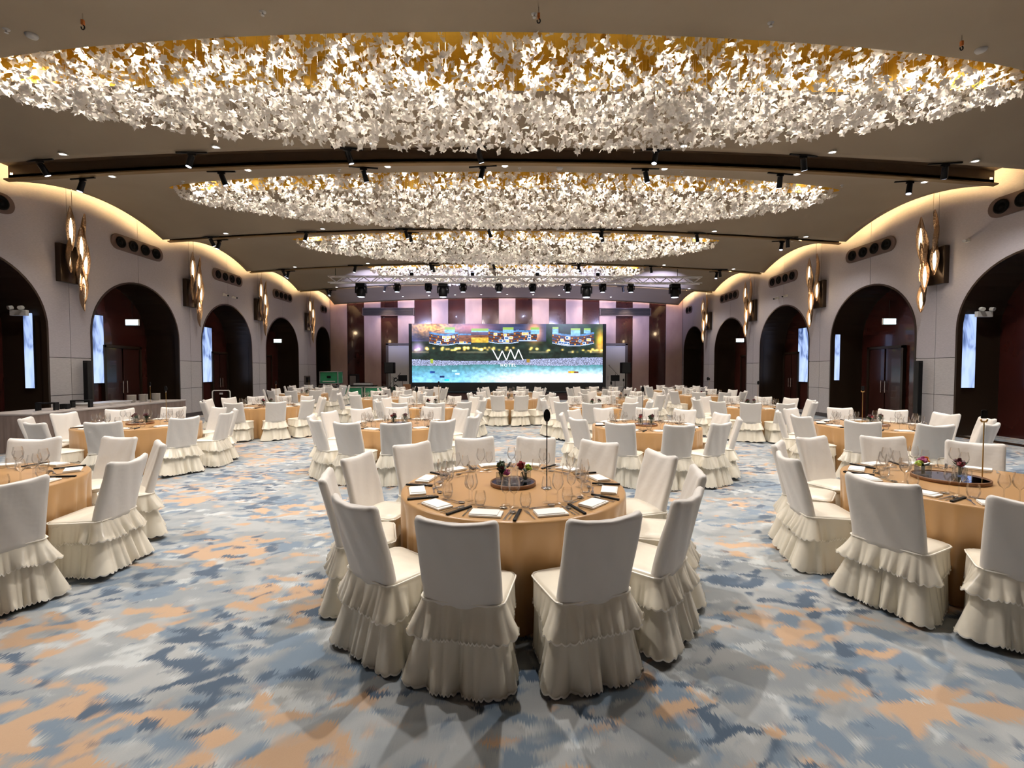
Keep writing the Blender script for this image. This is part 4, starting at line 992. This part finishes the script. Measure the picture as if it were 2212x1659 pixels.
# centrepieces and table numbers
def tray(c, label, r=.19):
    t = empty('mirror_tray', (c[0], c[1], ZTOP), 0, label, 'tray', 'round mirror trays')
    MB().lathe([(r - .012, .0), (r, .002), (r, .030), (r - .008, .032), (r - .010, .024)], 40, cap0=True).obj('rim', M['walnut'], t)
    MB().lathe([(r - .009, .024), (.001, .024)], 40).obj('mirror', M['mirror'], t)
def flower_head(mb, c, r, n, seed):
    rr = random.Random(seed)
    for k in range(n):
        a = rr.uniform(0, 2 * PI); e = rr.uniform(-.2, 1.4); d = Vector((math.cos(a) * math.cos(e), math.sin(a) * math.cos(e), math.sin(e)))
        p = Vector(c) + d * r * .35; x = d.orthogonal().normalized(); y = d.cross(x); s = r * rr.uniform(.45, .7)
        mb.add([p - x * s * .6, p + d * s * .5 - y * s * .6, p + x * s * .6, p + d * s * .7 + y * s * .5, p + d * s * .9], [(0, 1, 4), (1, 2, 4), (2, 3, 4), (3, 0, 4)])
def vase(p, label, blooms, seed, sc=1.0, detail=True, z=0):
    t = empty('flower_vase', (p[0], p[1], ZTOP + z), seed * .7, label, 'vase', 'flower vases in the table centrepieces')
    MB().bbox((0, 0, .037 * sc), (.075 * sc, .075 * sc, .074 * sc), .006).obj('glass_cube', M['vase_glass'], t)
    MB().tube((0, 0, .01), (0, 0, .07 * sc), .012, 6).tube((.01, 0, .01), (.03 * sc, .01, .075 * sc), .006, 5).obj('stems', M['leaf_green'], t)
    for k, (mt, dx, dy, dz, r) in enumerate(blooms):
        mb = MB(); mb.ball((dx, dy, dz), r * .5, 8, 6); flower_head(mb, (dx, dy, dz), r, 16 if detail else 8, seed * 9 + k); mb.obj('bloom', M[mt], t)
    lf = MB(); rr = random.Random(seed)
    for k in range(7):
        a = rr.uniform(0, 2 * PI); p0 = Vector((0, 0, .07)); d = Vector((math.cos(a), math.sin(a), rr.uniform(.2, 1.2))).normalized(); s = Vector((-math.sin(a), math.cos(a), 0)) * .018
        lf.add([p0, p0 + d * .045 + s, p0 + d * .09, p0 + d * .045 - s], [(0, 1, 2), (0, 2, 3)])
    lf.obj('foliage', M['leaf_green'], t)
def votive(p, label, h=.09, r=.03, group='clear candle glasses', z=0):
    tag(put('candle_glass', MB().lathe([(.001, .004), (r * .9, .004), (r, .01), (r, h)], 16).mesh('candle_glass', M['glass']), None, (p[0], p[1], ZTOP + z)), label, 'candle glass', group)
def number_stand(p, h, label, kind=0):
    t = empty('table_number_stand', (p[0], p[1], ZTOP), 0, label, 'stand', 'table number stands')
    MB().lathe([(.045, 0), (.045, .006), (.008, .010)], 20, cap0=True, cap1=True).obj('base', M['steel'], t)
    MB().tube((0, 0, .006), (0, 0, h - .10), .0045, 8).obj('rod', M['brass'] if kind != 1 else M['black_metal'], t)
    if kind == 2:
        MB().bbox((0, 0, h - .03), (.055, .012, .075), .01).obj('number_plate', M['black'], t); MB().path([(-.03, 0, h - .075), (-.02, 0, h - .095), (.02, 0, h - .095), (.03, 0, h - .075)], .007).obj('clip', M['brass'], t)
    else:
        pl = MB(); pl.prism([(.027 * math.cos(q), .052 * math.sin(q)) for q in np.linspace(0, 2 * PI, 24, endpoint=False)], -.005, .005, lambda a, b, hh: (a, hh, b + h - .05)); pl.obj('number_plate', M['black'], t)
        MB().bbox((0, 0, h - .105), (.016, .014, .03), .004).obj('clip', M['steel'], t)
tray((.05, 3.72), 'round mirror tray with wooden rim in the middle of the front centre table')
Z_T = .025
vase((-.045, 3.74), 'glass cube vase of dark leaves and magenta bloom on the front centre tray', [('bloom_magenta', -.055, -.02, .075, .04), ('leaf_green', .0, .0, .13, .055), ('leaf_green', .005, 0, .09, .05), ('bloom_wine', -.02, .02, .11, .035)], 3, z=Z_T)
vase((.155, 3.74), 'glass cube vase of red and lime flowers on the front centre tray', [('bloom_red', .035, .01, .125, .05), ('lime', -.015, -.02, .105, .042), ('bloom_wine', .05, -.02, .10, .035)], 4, z=Z_T)
votive((.06, 3.86), 'tall clear candle glass behind the front centre flowers', .16, .032, z=Z_T); votive((.06, 3.64), 'low clear candle glass at the front of the front centre tray', .07, z=Z_T)
votive((-.06, 3.63), 'square-looking clear candle glass at the left of the front centre tray', .06, .028, z=Z_T)
number_stand((.32, 3.60), .64, 'thin table number stand with black oval head on the front centre table', 1)
tray((3.86, 3.85), 'round mirror tray with wooden rim on the front right table', .26)
vase((3.70, 3.93), 'glass vase of orange, magenta and green flowers on the front right tray', [('bloom_orange', -.045, -.01, .12, .045), ('bloom_magenta', .01, 0, .125, .045), ('lime', .055, .0, .10, .038)], 5, 1.2, z=Z_T)
vase((3.98, 3.88), 'glass vase of dark wine-red flowers on the front right tray', [('bloom_wine', -.02, 0, .115, .05), ('bloom_red', .03, 0, .10, .035)], 6, 1.1, z=Z_T)
votive((3.86, 3.70), 'clear candle glass at the front of the front right tray', z=Z_T)
number_stand((4.02, 3.68), .60, 'brass rod number stand with black plate on the front right table', 2) if False else number_stand((4.16, 3.86), .60, 'brass rod number stand with black plate on the front right table', 2)
STANDS = {'row two right-centre table': (.05, .35, 1), 'row three left-centre table': (.22, -.2, 0), 'row two left-centre table': (.3, .1, 0), 'row two rightmost table': (.0, .29, 2), 'row three rightmost table': (.35, .3, 0), 'row three leftmost table': (.1, .3, 0), 'row three right-centre table': (.4, .0, 0), 'row two leftmost table': (.2, .35, 0), 'row four rightmost table': (.2, 0, 0), 'row five leftmost table': (.2, 0, 0), 'row four right table': (.1, .3, 1), 'front left table': None}
for ti, (tn, c, angs, lod) in enumerate(TAB):
    if tn in ('front centre table', 'front right table', 'front left table'): continue
    if lod: tray(c, 'round mirror tray at the middle of ' + tn, .2)
    zt = Z_T if lod else 0
    vase((c[0] - .09, c[1]), 'left glass vase of dark red flowers, ' + tn, [('bloom_wine', -.01, 0, .13, .05), ('bloom_red', .03, .01, .115, .035), ('leaf_green', -.03, 0, .10, .04)], 10 + ti, 1.1, lod > 0, zt)
    vase((c[0] + .10, c[1] + .02), 'right glass vase of dark red flowers, ' + tn, [('bloom_wine', .015, 0, .13, .05), ('leaf_green', -.02, 0, .12, .04)], 40 + ti, 1.1, lod > 0, zt)
    if lod: votive((c[0], c[1] - .11), 'clear candle glass on the tray of ' + tn, z=zt)
    if STANDS.get(tn): dx, dy, kd = STANDS[tn]; number_stand((c[0] + dx, c[1] + dy), .66, 'thin table number stand, ' + tn, kd)

# buffet along the left wall ------------------------------------------------
bx0, bx1, by0, by1 = -10.75, -9.65, 9.2, 13.6
t = empty('buffet_table', ((bx0 + bx1) / 2, (by0 + by1) / 2, 0), 0, 'long buffet table with pleated brown skirting along the left wall', 'table')
MB().bbox((0, 0, .80), (bx1 - bx0, by1 - by0, .04), .01).obj('tabletop', M['buffet_top'], t)
n = 700; pl = rrect(bx1 - bx0 - .02, by1 - by0 - .02, .03, n)
vs, fs = loft([[(x + nx * (.012 * math.sin(i * .9) * q), y + ny * (.012 * math.sin(i * .9) * q), .785 - .78 * q) for i, (x, y, nx, ny) in enumerate(pl)] for q in (0, .25, 1)]); MB().add(vs, fs, True).obj('pleated_skirt', M['skirting_cloth'], t)
for k, yy in enumerate((12.35, 12.75, 13.2)):
    for q in range(16):
        tag(put('plate', PLATE, None, (-10.25, yy, .822 + q * .0125)), 'white plate, %s from the bottom in the %s buffet stack from the front' % ((w3(q) if q < 12 else ('thirteenth', 'fourteenth', 'fifteenth', 'topmost')[q - 12]), w3(k)), 'plate', 'plates in the %s stack' % w3(k))
t = empty('serving_tray', (-10.35, 11.6, .82), 0, 'long shallow metal serving tray on the left buffet', 'tray')
MB().bbox((0, 0, .06), (.5, 1.2, .02), .005).obj('lid', M['aluminium'], t); MB().bbox((0, 0, .025), (.46, 1.16, .05), .005).obj('pan', M['steel'], t)
for k, (x, y, wd, h) in enumerate(((-10.1, 9.95, .35, .16), (-10.1, 10.35, .14, .10), (-10.1, 10.75, .38, .16))):
    t = empty('menu_stand', (x, y, .82), .3, 'dark box stand on the left buffet, %s from the front' % w3(k), 'stand', 'dark stands on the buffet')
    MB().bbox((0, 0, h), (wd, .14, .03), .005).obj('top', M['black'], t)
    for q in (-1, 1): MB().bbox((q * (wd / 2 - .02), 0, h / 2), (.04, .14, h), .004).obj('side', M['black'], t)
for k in range(9):
    a = tag(put('spoon', SPOON, None, (-9.85, 9.5 + k * .45, .822), PI / 2), 'serving spoon lying on buffet edge, %s from the front' % w3(k), 'spoon', 'serving spoons on the buffet')
number_stand((-9.9, 12.55), .55, 'thin number stand on the left buffet before the plates', 0)
bpy.context.view_layer.update()
for o in bpy.data.objects:      # the buffet stand stands higher than the round tables
    if o.get('label') == 'thin number stand on the left buffet before the plates': o.location.z = .82
